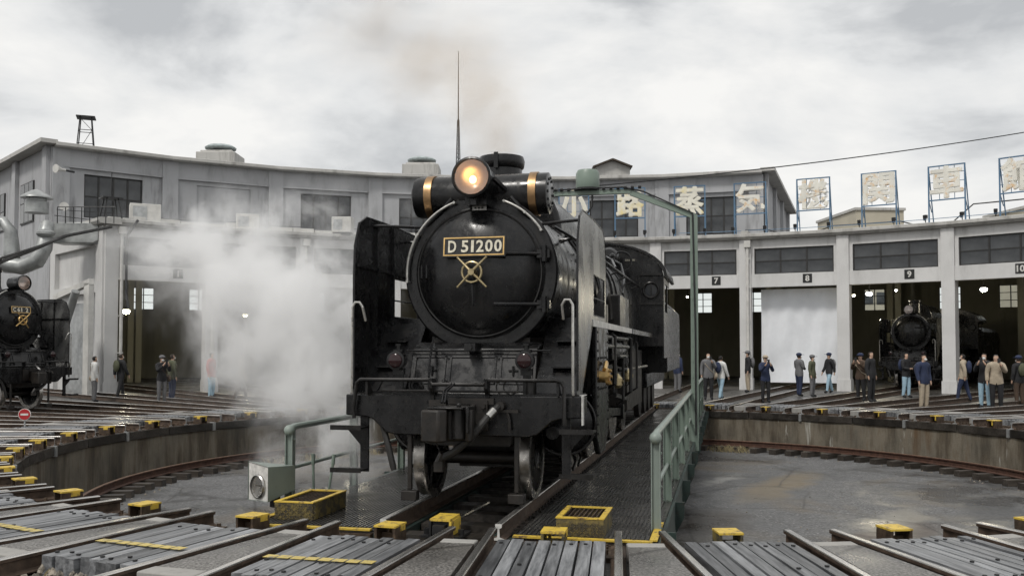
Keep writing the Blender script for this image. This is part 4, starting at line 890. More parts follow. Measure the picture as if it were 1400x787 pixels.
for sx in (-1, 1):
    wheel('leading_wheel', sx * .57, .82, .43, .13, False)
    for y in DR: wheel('driving_wheel', sx * .57, y, .70, .14, True)
    wheel('trailing_wheel', sx * .57, 9.75, .43, .13, False)
for nm, y, r in [('axle', .82, .43), ('axle', 9.75, .43)] + [('axle', y, .70) for y in DR]: MB().cyl((-.56, y, r), (.56, y, r), .075, n=14).build(nm, 'under_black', lo)
# --- rods and valve gear
for sx in (-1, 1):
    x = sx * .80; ph = -.4 if sx > 0 else 1.1; ca, sa = cos(ph) * .33, sin(ph) * .33
    mb = MB(); mb.bar((x, DR[0] + ca - .1, .70 + sa), (x, DR[3] + ca + .1, .70 + sa), .05, .11)
    for y in DR: mb.cyl((x - .06, y + ca, .70 + sa), (x + .06, y + ca, .70 + sa), .10, n=16)
    mb.build('coupling_rod', 'worn_steel_black', lo)
    mb = MB(); mb.bar((sx * .90, 2.98, .80), (sx * .90, DR[2] + ca, .70 + sa), .05, .12); mb.cyl((sx * .85, DR[2] + ca, .70 + sa), (sx * .96, DR[2] + ca, .70 + sa), .13, n=16); mb.build('connecting_rod', 'worn_steel_black', lo)
    mb = MB(); mb.box(*sorted((sx * .82, sx * 1.04)), 2.82, 3.14, .60, 1.02); mb.cyl((sx * .9, 2.35, .80), (sx * .9, 2.9, .80), .04, n=10); mb.build('crosshead', 'worn_steel_black', lo)
    mb = MB(); mb.box(*sorted((sx * .84, sx * 1.0)), 2.4, 3.9, 1.03, 1.10); mb.box(*sorted((sx * .84, sx * 1.0)), 2.4, 3.9, .52, .58); mb.build('slide_bar', 'worn_steel_black', lo)
    mb = MB(); mb.bar((sx * 1.02, 2.9, .95), (sx * 1.02, 2.7, 1.42), .03, .06); mb.bar((sx * 1.04, 2.72, 1.36), (sx * 1.04, 4.6, 1.38), .03, .06); mb.arc((sx * 1.04, 5.1, 1.30), .5, 140, 220, .045, 'x', 6, 10); mb.bar((sx * 1.06, 4.62, .95), (sx * 1.06, DR[2] + .1, .80), .03, .06); mb.bar((sx * 1.04, 4.6, 1.42), (sx * 1.04, 7.2, 1.62), .03, .05); mb.bar((sx * 1.0, 4.62, 1.2), (sx * 1.0, 4.62, 1.9), .06, .12)
    mb.build('valve_gear', 'worn_steel_black', lo)
    mb = MB()
    for y in DR: mb.bar((sx * .57, y - .79, .35), (sx * .57, y - .74, 1.05), .07, .06)
    mb.build('brake_hanger', 'under_black', lo)
# --- guard irons before the leading wheels
for sx in (-1, 1):
    mb = MB(); mb.box(sx * .57 - .024, sx * .57 + .024, .08, .12, .16, .85); mb.box(sx * .57 - .085, sx * .57 + .085, .05, .16, .05, .15); mb.build('guard_iron', 'under_black', lo, bevel=.008)
# --- footsteps below the beam
for sx in (-1, 1):
    x = sx * 1.08
    mb = MB(); mb.prism([(x - sx * .045, .93), (x + sx * .045, .93), (x + sx * .045, .33), (x - sx * .045, .33)], 'y', .10, .13); mb.prism([(x + sx * .04, .80), (x + sx * .22, .80), (x + sx * .04, .60)], 'y', .11, .125); ft = mb.build('footstep', K, lo)
    for z in (.80, .36):
        mb = MB(); xa, xb = sorted((x - sx * .04, x + sx * .30)); mb.box(xa, xb, -.10, .14, z - .008, z + .008); mb.box(xa, xb, -.105, -.095, z - .02, z + .03); mb.build('tread', 'worn_steel_black', ft)
# --- coupler
mb = MB(); mb.box(-.11, .11, -.12, .0, .77, 1.05); mb.box(-.09, .09, -.35, -.1, .80, .98); cp = mb.build('coupler', 'under_black', lo)
mb = MB(); mb.prism([(-.24, -.56), (-.05, -.60), (.02, -.52), (-.02, -.40), (.14, -.36), (.20, -.46), (.25, -.44), (.22, -.24), (.10, -.18), (-.20, -.20), (-.25, -.36)], 'z', .715, 1.03); mb.build('coupler_head', 'under_black', cp, bevel=.02)
mb = MB(); mb.cyl((.10, -.40, .74), (.10, -.40, 1.045), .07, n=14); mb.box(-.20, .17, -.50, -.24, 1.03, 1.055); mb.box(.195, .225, -.50, -.22, .80, 1.06); mb.cyl((.10, -.40, 1.05), (.10, -.40, 1.09), .025, n=8); mb.build('knuckle', 'worn_steel_black', cp, bevel=.01)
mb = MB(); mb.box(.12, .30, -.05, 0, .80, 1.10); mb.box(-.32, -.14, -.04, 0, .80, 1.10)
for x in (.16, .26):
    for z in (.86, 1.04): mb.cyl((x, -.05, z), (x, -.08, z), .025, n=6)
mb.box(-.12, .36, -.03, 0, 1.06, 1.12); mb.build('draw_box', 'under_black', cp)
# uncoupling lever
mb = MB(); mb.tube([(-1.13, -.06, .90), (-1.14, -.06, 1.0), (-1.10, -.07, 1.27), (-1.06, -.07, 1.305), (-.30, -.07, 1.305), (-.27, -.09, 1.26), (.27, -.09, 1.26), (.30, -.07, 1.305), (1.0, -.07, 1.305), (1.06, -.07, 1.29), (1.09, -.07, 1.24), (1.09, -.06, .86)], .02, 8)
mb.tube([(-.85, -.03, 1.19), (.62, -.03, 1.19)], .014, 6); ul = mb.build('uncoupling_lever', 'worn_steel_black', lo)
for x in (-.29, .29): MB().prism([(-.02, 1.06), (0.0, 1.06), (.05, 1.32), (-.10, 1.32), (-.09, 1.22), (-.03, 1.15)], 'x', x - .018, x + .018).build('lever_bracket', K, ul)
for x in (-1.0, 1.02): MB().prism([(-.05, 1.15), (.12, 1.15), (-.05, 1.31)], 'x', x - .012, x + .012).build('lever_bracket', K, ul)
for x in (0, .03): MB().tube([(-.06 + x, -.09, 1.27), (-.10 + x, -.25, 1.20), (-.08 + x, -.38, 1.09)], .012, 6).build('pull_chain', K, ul)
# brake hose
mb = MB(); pts = [(.44, -.03, 1.05), (.42, -.12, 1.04), (.36, -.20, .97), (.26, -.27, .83), (.14, -.30, .70), (.02, -.29, .60), (-.08, -.26, .55), (-.13, -.24, .53)]
mb.tube(pts, [.03, .03, .036, .04, .04, .04, .038, .03], 10); hs = mb.build('brake_hose', 'rubber', lo)
mb = MB(); mb.tube([(.395, -.155, 1.008), (.345, -.213, .945)], .044, 12); mb.build('hose_clamp', 'bright_steel', hs)
mb = MB(); mb.cyl((-.10, -.25, .58), (-.16, -.23, .46), .045, .05, 10); mb.box(-.19, -.10, -.29, -.19, .40, .50); mb.build('hose_nozzle', 'under_black', hs); mb = MB(); mb.cyl((.44, .0, 1.05), (.44, -.10, 1.05), .045, n=10); mb.box(.40, .62, -.06, -.03, .98, 1.01); mb.tube([(.5, -.04, 1.0), (.53, -.06, .9), (.53, -.06, .8)], .014, 6); mb.build('hose_cock', 'under_black', hs)
mb = MB(); mb.tube([(-.9, .1, .93), (-.86, .08, .80), (-.80, .06, .62), (-.74, .05, .40), (-.73, .05, .36)], [.028, .034, .036, .036, .03], 8); mb.build('side_hose', 'rubber', lo)
mb = MB(); ch_pts = [(-.2 + .01 * k, -.25, .72 - .02 * k + .01 * (k % 2)) for k in range(12)]
mb.tube(ch_pts, .008, 5); mb.build('chain', 'dark_metal', cp)
# marker lamps
for x in (-.72, .66):
    g = empty('marker_lamp', (x, .12, 1.50)); g.parent = lo
    mb = MB(); mb.lathe([(.001, .12), (.07, .11), (.085, .07), (.085, -.03), (.098, -.035), (.098, -.07), (.078, -.075)], (0, 0, 0), 'y', 24); mb.box(-.05, .05, 0, .08, .08, .115); mb.cyl((0, .04, .11), (0, .04, .16), .025, n=8); mb.cyl((0, .04, .155), (0, .04, .175), .04, n=8)
    mb.box(-.06, .06, .02, .08, -.15, -.08); mb.box(-.04, .04, .05, .08, -.35, -.12); mb.build('lamp_body', K, g)
    mb = MB(); mb.lathe([(.001, -.105), (.04, -.10), (.07, -.085), (.078, -.07)], (0, 0, 0), 'y', 20); mb.build('lens', 'lens_red', g)
# coiled wires on the deck
mb = MB()
mb.arc((-.52, .14, 1.235), .075, 0, 360, .014, 'y', 6, 20); mb.arc((-.52, .14, 1.235), .045, 0, 360, .012, 'y', 6, 16); mb.box(-.64, -.3, .1, .2, 1.163, 1.18)
mb.build('hose_coil', K, lo)
mb = MB(); mb.arc((.52, .05, 1.235), .075, 0, 360, .008, 'y', 5, 20); mb.arc((.45, .06, 1.23), .085, 60, 300, .007, 'y', 5, 16); mb.cyl((.72, .1, 1.163), (.72, .1, 1.32), .055, n=12); mb.build('wire_loop', 'worn_steel_black', lo)
MB().obox((-.93, .1, 1.25), (.06, .05, .12), Matrix.Rotation(.5, 3, 'Y')).build('lamp_socket', K, lo)
MB().tube([(-.42, .25, 1.17), (-.44, .35, 1.5), (-.46, .55, 1.75)], .014, 6).build('deck_pipe', K, lo)
mb = MB(); mb.box(-.06, .06, .36, .62, 1.60, 1.68); mb.cyl((0, .40, 1.64), (0, .34, 1.64), .03, n=8); mb.build('door_clamp', K, lo)
# --- cab
mb = MB(); Yc = 10.3; cw = 1.42
pts = [(-cw, 1.70), (cw, 1.70), (cw, 3.16)] + [(cw * cos(PI * k / 14), 3.16 + .66 * sin(PI * k / 14)) for k in range(1, 14)] + [(-cw, 3.16)]
mb.prism(pts, 'y', Yc, Yc + .05); cab = mb.build('cab_front', K, lo)
for sx in (-1, 1):
    mb = MB(); mb.arc((sx * 1.16, Yc - .02, 2.86), .155, 0, 360, .028, 'y', 8, 28); mb.box(sx * 1.16 - .235, sx * 1.16 + .235, Yc - .03, Yc, 2.56, 2.60); mb.box(sx * 1.16 - .235, sx * 1.16 + .235, Yc - .10, Yc, 3.16, 3.19); mb.box(sx * 1.16 - .24, sx * 1.16 - .21, Yc - .03, Yc, 2.6, 3.16); mb.box(sx * 1.16 + .21, sx * 1.16 + .24, Yc - .03, Yc, 2.6, 3.16)
    mb.box(sx * 1.16 - .012, sx * 1.16 + .012, Yc - .03, Yc, 2.71, 3.01); fw = mb.build('cab_window', 'worn_steel_black', lo)
    mb = MB(); mb.lathe([(.001, -.008), (.15, -.008), (.15, 0.0)], (sx * 1.16, Yc - .004, 2.86), 'y', 24); mb.build('pane', 'dark_pane', fw)
    mb = MB(); xa, xb = sorted((sx * (cw - .03), sx * cw)); mb.box(xa, xb, Yc + .05, Yc + 1.95, 1.45, 2.42); mb.box(xa, xb, Yc + .05, Yc + .35, 2.42, 3.16); mb.box(xa, xb, Yc + .35, Yc + 1.95, 3.02, 3.16); mb.box(xa, xb, Yc + 1.2, Yc + 1.3, 2.42, 3.02); mb.build('cab_side', K, lo)
mb = MB(); rp = [(1.50 * cos(PI * k / 16), 3.15 + .72 * sin(PI * k / 16)) for k in range(17)]; mb.prism(rp + [(1.44 * cos(PI * k / 16), 3.13 + .70 * sin(PI * k / 16)) for k in range(16, -1, -1)], 'y', Yc - .15, Yc + 2.6); mb.build('cab_roof', K, lo)
mb = MB(); mb.box(.60, .86, Yc - .012, Yc - .002, 3.46, 3.52); o = mb.build('cab_plate', 'plate_black', lo); me = text_mesh('D51200', 'cab_number', 'cream_metal', .035, .2, .003); inst('cab_number', me, o, (.73, Yc - .014, 3.49))
# --- tender
mb = MB(); mb.prism([(-1.35, 1.1), (1.35, 1.1), (1.35, 2.65), (1.1, 2.9), (-1.1, 2.9), (-1.35, 2.65)], 'y', 12.6, 18.6); mb.box(-.9, .9, 12.4, 18.7, .75, 1.1); mb.build('tender', K, lo, bevel=.03)
for sx in (-1, 1):
    for y in (13.6, 15.1, 16.4, 17.9):
        mb = MB(); mb.lathe([(.001, -.06), (.43, -.06), (.43, .06), (.001, .06)], (sx * .57, y, .43), 'x', 24); mb.build('tender_wheel', 'under_black', lo)

# ---------------------------------------------------------------- second engine standing at the left edge of the yard
SKIP = ('number_plate', 'border', 'digit', 'feedwater_heater', 'band', 'end_bolts', 'heater_pipes', 'small_plate', 'cab_plate', 'cab_number', 'white_edge', 'bulb', 'hand_wheel', 'white_corner', 'lamp_bracket')
a2 = tracks[17]; p = pol(a2, 16.2)
l2 = copy_tree(lo, None, SKIP); l2.location = (p.x, p.y, 0); l2.rotation_euler = (0, 0, -R(a2)); tag(l2, 'second black steam locomotive at the left yard edge with unlit headlamp, plate C61 2', 'locomotive')
d2 = [c for c in l2.children if base_name(c) == 'smokebox_door'][0]
number_plate(d2, [('C', -.20, .085), ('6', -.075, .075), ('1', .015, .028), ('2', .175, .078)], .60, .20)
mb = MB(); mb.tube([(cos(2 * PI * k / 20) * .12, .44, hwz + sin(2 * PI * k / 20) * .12) for k in range(21)], .025, 6, cap=False)
for k in range(4):
    a = R(40 + 90 * k); mb.tube([(0, .43, hwz), (cos(a) * .27, .44, hwz + sin(a) * .27)], .02, 6)
mb.build('hand_wheel', 'brass', d2)
# ---------------------------------------------------------------- engine inside stall 9
a3 = 34.55; p = pol(a3, 28.6)
l3 = copy_tree(lo, None, SKIP); l3.location = (p.x, p.y, 0); l3.rotation_euler = (0, 0, -R(a3)); tag(l3, 'black steam locomotive standing in the shadow inside stall 9', 'locomotive')

# ================================================================== ROUNDHOUSE
rh = empty('roundhouse', (CX, CY, 0), 0, 'curved grey concrete roundhouse with numbered engine stalls and tall rear hall', 'building')
R1, R2, R3 = 26.4, 34.0, 50.0
def put(name, me, a, r, parent=rh, z=0.0, kind=None):
    """place a mesh modelled in a bay's own frame (x along the wall, y outwards) on the curve"""
    p = pol(a, r) - Vector((CX, CY, 0)); o = inst(name, me, parent, (p.x, p.y, z), (0, 0, -R(a)))
    if kind: o['kind'] = kind
    return o
def window_set(parent, x0, x1, z0, z1, nx, nz, a, r, yoff=0.12, name='window', fr=0.05, pane='dark_pane', broken=()):
    mb = MB(); y0, y1 = yoff, yoff + 0.07
    mb.box(x0, x1, y0, y1, z0, z0 + fr); mb.box(x0, x1, y0, y1, z1 - fr, z1); mb.box(x0, x0 + fr, y0, y1, z0 + fr, z1 - fr); mb.box(x1 - fr, x1, y0, y1, z0 + fr, z1 - fr)
    wx, wz = (x1 - x0) / nx, (z1 - z0) / nz
    for i in range(1, nx): mb.box(x0 + wx * i - fr * .7, x0 + wx * i + fr * .7, y0, y1, z0 + fr, z1 - fr)
    for j in range(1, nz):
        for i in range(nx): mb.box(x0 + wx * i + fr * .72, x0 + wx * (i + 1) - fr * .72, y0 + .004, y1 - .004, z0 + wz * j - fr * .45, z0 + wz * j + fr * .45)
    w_ = put(name, mb.mesh(name, 'window_frame', smooth=False), a, r, parent)
    pm = MB().box(-wx / 2 + fr * .5, wx / 2 - fr * .5, 0, .01, -wz / 2 + fr * .3, wz / 2 - fr * .3).mesh('pane', pane)
    for i in range(nx):
        for j in range(nz):
            if (i, j) in broken: continue
            inst('pane', pm, w_, (x0 + wx * (i + .5), y0 + .03, z0 + wz * (j + .5)), (random.uniform(-.008, .008), 0, random.uniform(-.006, .006)))
    return w_
bays = [(-37.9 + 9.0 * k, 4.5, k + 1) for k in range(7)] + [(25.25 + 9.3 * k, 4.65, 8 + k) for k in range(4)]
bounds = [-42.4 + 9.0 * k for k in range(8)] + [29.9, 39.2, 48.5, 57.8]
col_me = MB().box(-.26, .26, -.14, .46, -.17, 6.715); col_me.box(-.30, .30, -.17, .46, -.17, .35); col_me = col_me.mesh('column', 'wall_paint', smooth=False)
for ab in bounds: put('column', col_me, ab, R1)
for a, half, num in bays:
    hw = R1 * sin(R(half)); rr_ = R1 * cos(R(half)); i = hw - .24
    put('lintel', MB().box(-i, i, -.06, .34, 4.52, 5.12).mesh('lintel', 'wall_paint'), a, rr_)
    put('wall_band', MB().box(-i, i, .03, .34, 6.30, 6.72).mesh('wall_band', 'wall_paint'), a, rr_)
    put('wall_band', MB().box(-i, -i + .16, .03, .34, 5.123, 6.297).mesh('wall_band', 'wall_paint'), a, rr_); put('wall_band', MB().box(i - .16, i, .03, .34, 5.123, 6.297).mesh('wall_band', 'wall_paint'), a, rr_)
    mb = MB(); mb.prism([(-.22, 6.725), (-.30, 6.80), (-.34, 6.83), (-.34, 6.95), (-.30, 6.97), (.6, 6.97), (.6, 6.725)], 'x', -hw * 1.012, hw * 1.012); put('cornice', mb.mesh('cornice', 'cornice_paint', smooth=False), a, rr_)
    window_set(rh, -i + .163, i - .163, 5.125, 6.297, 3, 2, a, rr_, .10)
    xo = .62 if num != 7 else .75
    mb = MB().box(-.20, .20, -.075, -.062, 4.66, 5.06); pl = put('number_plate', mb.mesh('number_plate', 'plate_black'), a, rr_)
    pl.location = pl.location + Vector((cos(R(a)), -sin(R(a)), 0)) * xo
    me = text_mesh(str(num), 'numeral', 'white_paint', .27, None, .004, .03); inst('numeral', me, pl, (0, -.079, 4.86))
    # roof over the front bay
    mb = MB(); w2 = R2 * sin(R(half)) if num <= 7 else R3 * sin(R(half)); yy = (R2 if num <= 7 else R3) - rr_
    mb.prism([(-hw, .55), (hw, .55), (w2, yy), (-w2, yy)], 'z', 6.74, 6.90); put('front_roof', mb.mesh('front_roof', 'roof_sheet'), a, rr_)
    # rear wall of the hall with its windows
    h3 = R3 * sin(R(half)); r3 = R3 * cos(R(half)); top = 11.15 if num <= 7 else 6.74
    mb = MB(); mb.box(-h3, h3, 0, .25, -.17, 4.3); mb.box(-h3, h3, 0, .25, 5.75, top)
    for x0, x1 in ((-h3, -2.4), (-1.1, 1.1), (2.4, h3)): mb.box(x0, x1, 0, .25, 4.3, 5.75)
    put('rear_wall', mb.mesh('rear_wall', 'hall_wall', smooth=False), a, r3)
    for x0 in (-2.4, 1.1): window_set(rh, x0, x0 + 1.3, 4.3, 5.75, 2, 3, a, r3, .08, 'rear_window', .045, 'glass')
    # roof truss post inside
    for x in (-h3 * .78, h3 * .78): put('hall_post', MB().box(x - .16, x + .16, -8.2, -7.9, -.17, 6.7).mesh('hall_post', 'hall_wall'), a, r3)
    put('roof_beam', MB().box(-1.6 * half / 4.5, 1.6 * half / 4.5, -14, -13.7, 5.9, 6.4).mesh('roof_beam', 'hall_wall'), a, r3)
# upper hall front
pil_me = MB().box(-.38, .38, -.16, .3, 6.9, 11.1).mesh('pilaster', 'wall_upper', smooth=False)
for k, ab in enumerate(bounds[:8]): put('pilaster', pil_me, ab + (.45 if k == 0 else -.45 if k == 7 else 0), R2)
for a, half, num in bays[:7]:
    hw = R2 * sin(R(half)); rr_ = R2 * cos(R(half)); x0, x1 = -1.35, 1.35
    z0, z1 = 7.95, 10.02
    mb = MB(); mb.box(-hw, x0, 0, .3, 6.9, 11.1); mb.box(x1, hw, 0, .3, 6.9, 11.1); mb.box(x0, x1, 0, .3, z1, 11.1); mb.box(x0, x1, 0, .3, 6.9, z0)
    put('upper_wall', mb.mesh('upper_wall', 'wall_upper', smooth=False), a, rr_)
    put('upper_beam', MB().box(-hw + .36, hw - .36, -.10, -.003, 10.32, 11.1).mesh('upper_beam', 'wall_upper'), a, rr_)
    put('ledge', MB().box(-hw + .36, hw - .36, -.15, -.003, 10.24, 10.317).mesh('ledge', 'wall_upper'), a, rr_)
    mb = MB(); mb.prism([(-.50, 11.12), (-.55, 11.16), (-.55, 11.30), (-.45, 11.33), (.5, 11.38), (.5, 11.105), (-.3, 11.105)], 'x', -hw * 1.018, hw * 1.018); put('eave', mb.mesh('eave', 'cornice_paint', smooth=False), a, rr_)
    if num in (2,):
        put('filled_window', MB().box(x0 + .01, x1 - .01, .06, .2, z0 + .01, z1 - .01).mesh('filled_window', 'wall_upper'), a, rr_)
    else: window_set(rh, x0 + .005, x1 - .005, z0 + .005, z1 - .005, 4, 2, a, rr_, .10, 'upper_window', .055)
    mb = MB(); w3 = R3 * sin(R(half)); yy = R3 * cos(R(half)) - rr_
    mb.add([(-hw, .45, 11.33), (hw, .45, 11.33), (w3, yy + .3, 11.5), (-w3, yy + .3, 11.5), (-hw, .45, 11.2), (hw, .45, 11.2), (w3, yy + .3, 11.35), (-w3, yy + .3, 11.35)],
           [(0, 1, 2, 3), (4, 5, 6, 7), (0, 1, 5, 4), (2, 3, 7, 6), (0, 3, 7, 4), (1, 2, 6, 5)]); put('hall_roof', mb.mesh('hall_roof', 'roof_sheet'), a, rr_)
# end walls (radial)
def radial(name, a, r0, r1, z0, z1, mat, t=.3, off=0.0, parent=rh):
    return put(name, MB().box(-t / 2 + off, t / 2 + off, r0, r1, z0, z1).mesh(name, mat), a, 0, parent)
aL, aR = -42.4, 20.6
radial('end_wall', aL, R1 + .47, R2 - .2, -.17, 6.72, 'wall_paint', .28)
mb = MB(); s_ = -.34
mb.box(s_, s_ + .2, R1 + .0, R1 + .75, -.17, 6.7); mb.box(s_, s_ + .2, R2 - 1.5, R2 - .8, -.17, 6.7); mb.box(s_, s_ + .2, R1 + .75, R2 - 1.5, 5.95, 6.7); mb.box(s_, s_ + .2, R1 + .75, R2 - 1.5, 4.0, 4.35)
put('end_frame', mb.mesh('end_frame', 'wall_paint', smooth=False), aL, 0)
mb = MB(); mb.prism([(-.55, 6.725), (-.62, 6.83), (-.62, 6.95), (-.5, 6.97), (.3, 6.97), (.3, 6.725)], 'y', R1 - .36, R2 - .3); put('end_cornice', mb.mesh('end_cornice', 'cornice_paint', smooth=False), aL, 0)
radial('upper_end_wall', aL, R2 - .05, R3 + .3, -.17, 11.2, 'wall_upper', .3)
radial('upper_end_wall', aR, R2 + .31, R3 + .3, 6.9, 11.2, 'wall_upper', .3)
for aa, sg in ((aL, -1), (aR, 1)):
    mb = MB(); mb.box(*sorted((sg * .0, sg * .75)), R2 - .5, R3 + .6, 11.21, 11.40); put('end_eave', mb.mesh('end_eave', 'cornice_paint'), aa, 0)
    for r_ in (R2 + .1, R2 + 5.2, R2 + 10.4, R3 - .6): put('end_pilaster', MB().box(*sorted((sg * .155, sg * .34)), r_, r_ + .65, 6.9, 11.2).mesh('end_pilaster', 'wall_upper'), aa, 0)
for r_ in (36.5, 41.6):
    w_ = put('side_window', MB().box(-.21, -.16, r_, r_ + 2.2, 7.9, 9.9).mesh('side_window', 'window_frame'), aL, 0)
    for i in range(3):
        for j in range(2): inst('pane', MB().box(-.225, -.212, r_ + .06 + i * .71, r_ + .70 + i * .71, 7.96 + j * .97, 8.88 + j * .97).mesh('pane', 'dark_pane'), w_)
radial('hall_side_wall', 58.0, R1 + .5, R3, -.17, 6.72, 'hall_wall', .3)
radial('party_wall', 20.6, R2 + 3, R3 - .3, -.17, 6.7, 'hall_wall', .2)
radial('parapet_upstand', aR, R1 - .3, R2, 6.975, 7.12, 'cornice_paint', .3)
# downpipes
for ab, x in ((20.6, .12), (-42.4, .35), (-33.4, 0.0), (-24.4, .0)):
    mb = MB(); mb.tube([(x, -.24, 6.35), (x, -.24, .0)], .065, 10); mb.box(x - .14, x + .14, -.36, -.15, 6.35, 6.65)
    for z in (1.5, 3.0, 4.5, 5.8): mb.box(x - .09, x + .09, -.28, -.14, z, z + .05)
    put('downpipe', mb.mesh('downpipe', 'box_white'), ab, R1)
# white sheet hung in stall 8
mb = MB(); nx, nz = 44, 14; half8 = 1.86
vs_ = []; rs = random.Random(3)
for j in range(nz + 1):
    for i in range(nx + 1):
        u = i / nx; x = -half8 + 2 * half8 * u + .28; z = 4.45 - 4.3 * j / nz
        y = .75 + .035 * sin(u * 31 + j * .25) + .05 * sin(u * 9 + j * .5) * (j / nz) + .02 * rs.random()
        vs_.append((min(x, 1.86), y, z))
mb.add(vs_, [(j * (nx + 1) + i, j * (nx + 1) + i + 1, (j + 1) * (nx + 1) + i + 1, (j + 1) * (nx + 1) + i) for j in range(nz) for i in range(nx)])
p = pol(25.25, R1 * cos(R(4.65))); sh = mb.build('dust_sheet', 'tarp', None, angle=80); sh.location = p; sh.rotation_euler = (0, 0, -R(25.25))
sm = sh.modifiers.new('solid', 'SOLIDIFY'); sm.thickness = .012
tag(sh, 'pale white dust sheet hung across the opening of stall 8', 'sheet')
# hall lamps
for px, py, Y, mt, r_ in ((172, 425, 46, 'hall_lamp', .17), (335, 430, 47, 'hall_lamp', .12), (489, 425, 47, 'hall_lamp', .13), (437, 419, 48, 'hall_lamp_white', .05), (1189, 401, 46, 'hall_lamp_white', .14), (1346, 395, 42, 'hall_lamp_white', .14), (1226, 396, 46, 'hall_lamp_white', .06), (1168, 403, 44, 'hall_lamp', .07), (940, 405, 50, 'hall_lamp_white', .05)):
    q = at(px, py, Y); g = empty('hall_lamp', q, 0, 'glowing lamp hanging inside a dark engine stall', 'lamp', 'lamps lit inside the roundhouse')
    mb = MB(); mb.sphere((0, 0, 0), r_, 12, (1.2, .8, .75)); mb.build('bulb', mt, g)
    ld = bpy.data.lights.new('lamp_light', 'POINT'); ld.energy = 150 * r_ / .14; ld.color = (1, .9, .68); ld.shadow_soft_size = r_; lt_ = bpy.data.objects.new('lamp_light', ld); COL.objects.link(lt_); lt_.parent = g; lt_.location = (0, 0, -r_ * 1.3)
    mb = MB(); mb.lathe([(.03, r_ * 1.6), (.05, r_ * .9), (r_ * 1.3, r_ * .55), (r_ * 1.25, r_ * .5), (.04, r_ * .8)], (0, 0, 0), 'z', 14); mb.cyl((0, 0, r_ * 1.5), (0, 0, 6.7 - q.z), .015, n=6); mb.build('shade', 'dark_metal', g)

# ---------------------------------------------------------------- roof-edge sign: one framed character after another
frame_specs = [('梅', 688, 'plum'), ('小', 785, 'small'), ('路', 862, 'road'), ('蒸', 944, 'steam'), ('気', 1027, 'spirit'), ('機', 1114, 'machine'), ('関', 1204, 'barrier'), ('車', 1297.5, 'wheel'), ('館', 1397, 'hall')]
def phi_at(px, r):
    d = (px - 700) / FPX; A = 1 + d * d; B = -2 * (d * CX + CY); C_ = CX * CX + CY * CY - r * r
    Y = (-B + math.sqrt(B * B - 4 * A * C_)) / (2 * A); return math.degrees(math.atan2(d * Y - CX, Y - CY)), Y
sp_me = MB(); sp_me.tube([(0, 0, 0), (0, 0, .12), (0, -.05, .2)], .02, 6); sp_me.lathe([(.05, -.02), (.07, .06), (.08, .2), (.001, .2)], (0, -.05, .16), 'z', 10); sp_me.box(-.06, .06, -.07, .07, .24, .38); sp_me.box(-.08, .08, -.06, .06, 0, .03)
sp_me = sp_me.mesh('spotlight', 'dark_metal')
for idx, (chx, px, gloss) in enumerate(frame_specs):
    ph, Y = phi_at(px, 27.0); p = pol(ph, 27.0, 6.97)
    g = empty('rooftop_sign', p, -R(ph), 'blue framed rooftop sign with the pale character %s meaning %s' % (chx, gloss), 'sign')
    hw = .72; z0, z1 = (1.05, 2.52)
    mb = MB(); t_ = .028
    for x in (-hw, hw): mb.box(x - t_, x + t_, -t_, t_, 0, z1)
    mb.box(-hw + t_, hw - t_, -t_, t_, z1 - .05, z1); mb.box(-hw + t_, hw - t_, -t_, t_, z0 - .03, z0 + .02); mb.build('frame', 'blue_frame', g, smooth=False)
    for x in (-hw, hw):
        mb = MB(); mb.bar((x, .03, z1 - .1), (x, .75, .0), .04, .04); mb.bar((x, .03, z0), (x, .42, .6), .03, .03); mb.build('brace', 'blue_frame', g, smooth=False)
    mb = MB()
    for z in (z0 + .35, z0 + .75, z0 + 1.12): mb.box(-hw, hw, .03, .045, z, z + .025)
    for x in (-.3, .3): mb.box(x - .012, x + .012, .046, .06, z0, z1)
    mb.build('backing_bars', 'blue_frame', g, smooth=False)
    me = text_mesh(chx, 'character', 'sign_letter_yellow' if idx < 4 else 'sign_letter', 1.32, 1.26, .02, .010)
    bmx = bmesh.new()                      # strokes thickened to heavy sheet-metal lettering
    for q, (ddx, ddz) in enumerate(((0, 0), (-.04, 0), (.04, 0), (0, .032), (0, -.032), (-.028, .022), (.028, -.022), (.028, .022), (-.028, -.022))):
        o0 = len(bmx.verts); bmx.from_mesh(me); bmx.verts.ensure_lookup_table()
        for v_ in bmx.verts[o0:]: v_.co += Vector((ddx, q * .0035, ddz))
    bmx.to_mesh(me); bmx.free(); inst('character', me, g, (0, -.03, (z0 + z1) / 2))
    for x in (-hw, hw):
        q = pol(ph, 26.45, 6.97) + Vector((cos(R(ph)) * x, -sin(R(ph)) * x, 0)); s2 = inst('spotlight', sp_me, None, q, (0, 0, -R(ph) + random.uniform(-.4, .4)))
        tag(s2, 'small black spotlight on the cornice at the foot of a blue sign frame', 'spotlight', 'spotlights along the cornice')
mb = MB(); pts = [pol(a_, 26.3, 7.14) for a_ in [14 + k * 2 for k in range(20)]]; mb.tube(pts, .014, 5); pts = [pol(-43 + k * 2, 26.9, 7.35 + .02 * (k % 3)) for k in range(30)]
tag(mb.build('cornice_cable', 'blue_frame'), 'thin cable running along the cornice in front of the sign frames', 'cable')
mb = MB(); mb.tube([pol(20 + k * 2, 29, 7.5 - .35 * (k % 6 in (2, 3)) + (.5 if k > 9 else 0)) for k in range(16)], .03, 5); tag(mb.build('roof_cable', 'dark_metal'), 'thick dark cable slung along the roof behind the sign frames', 'cable')
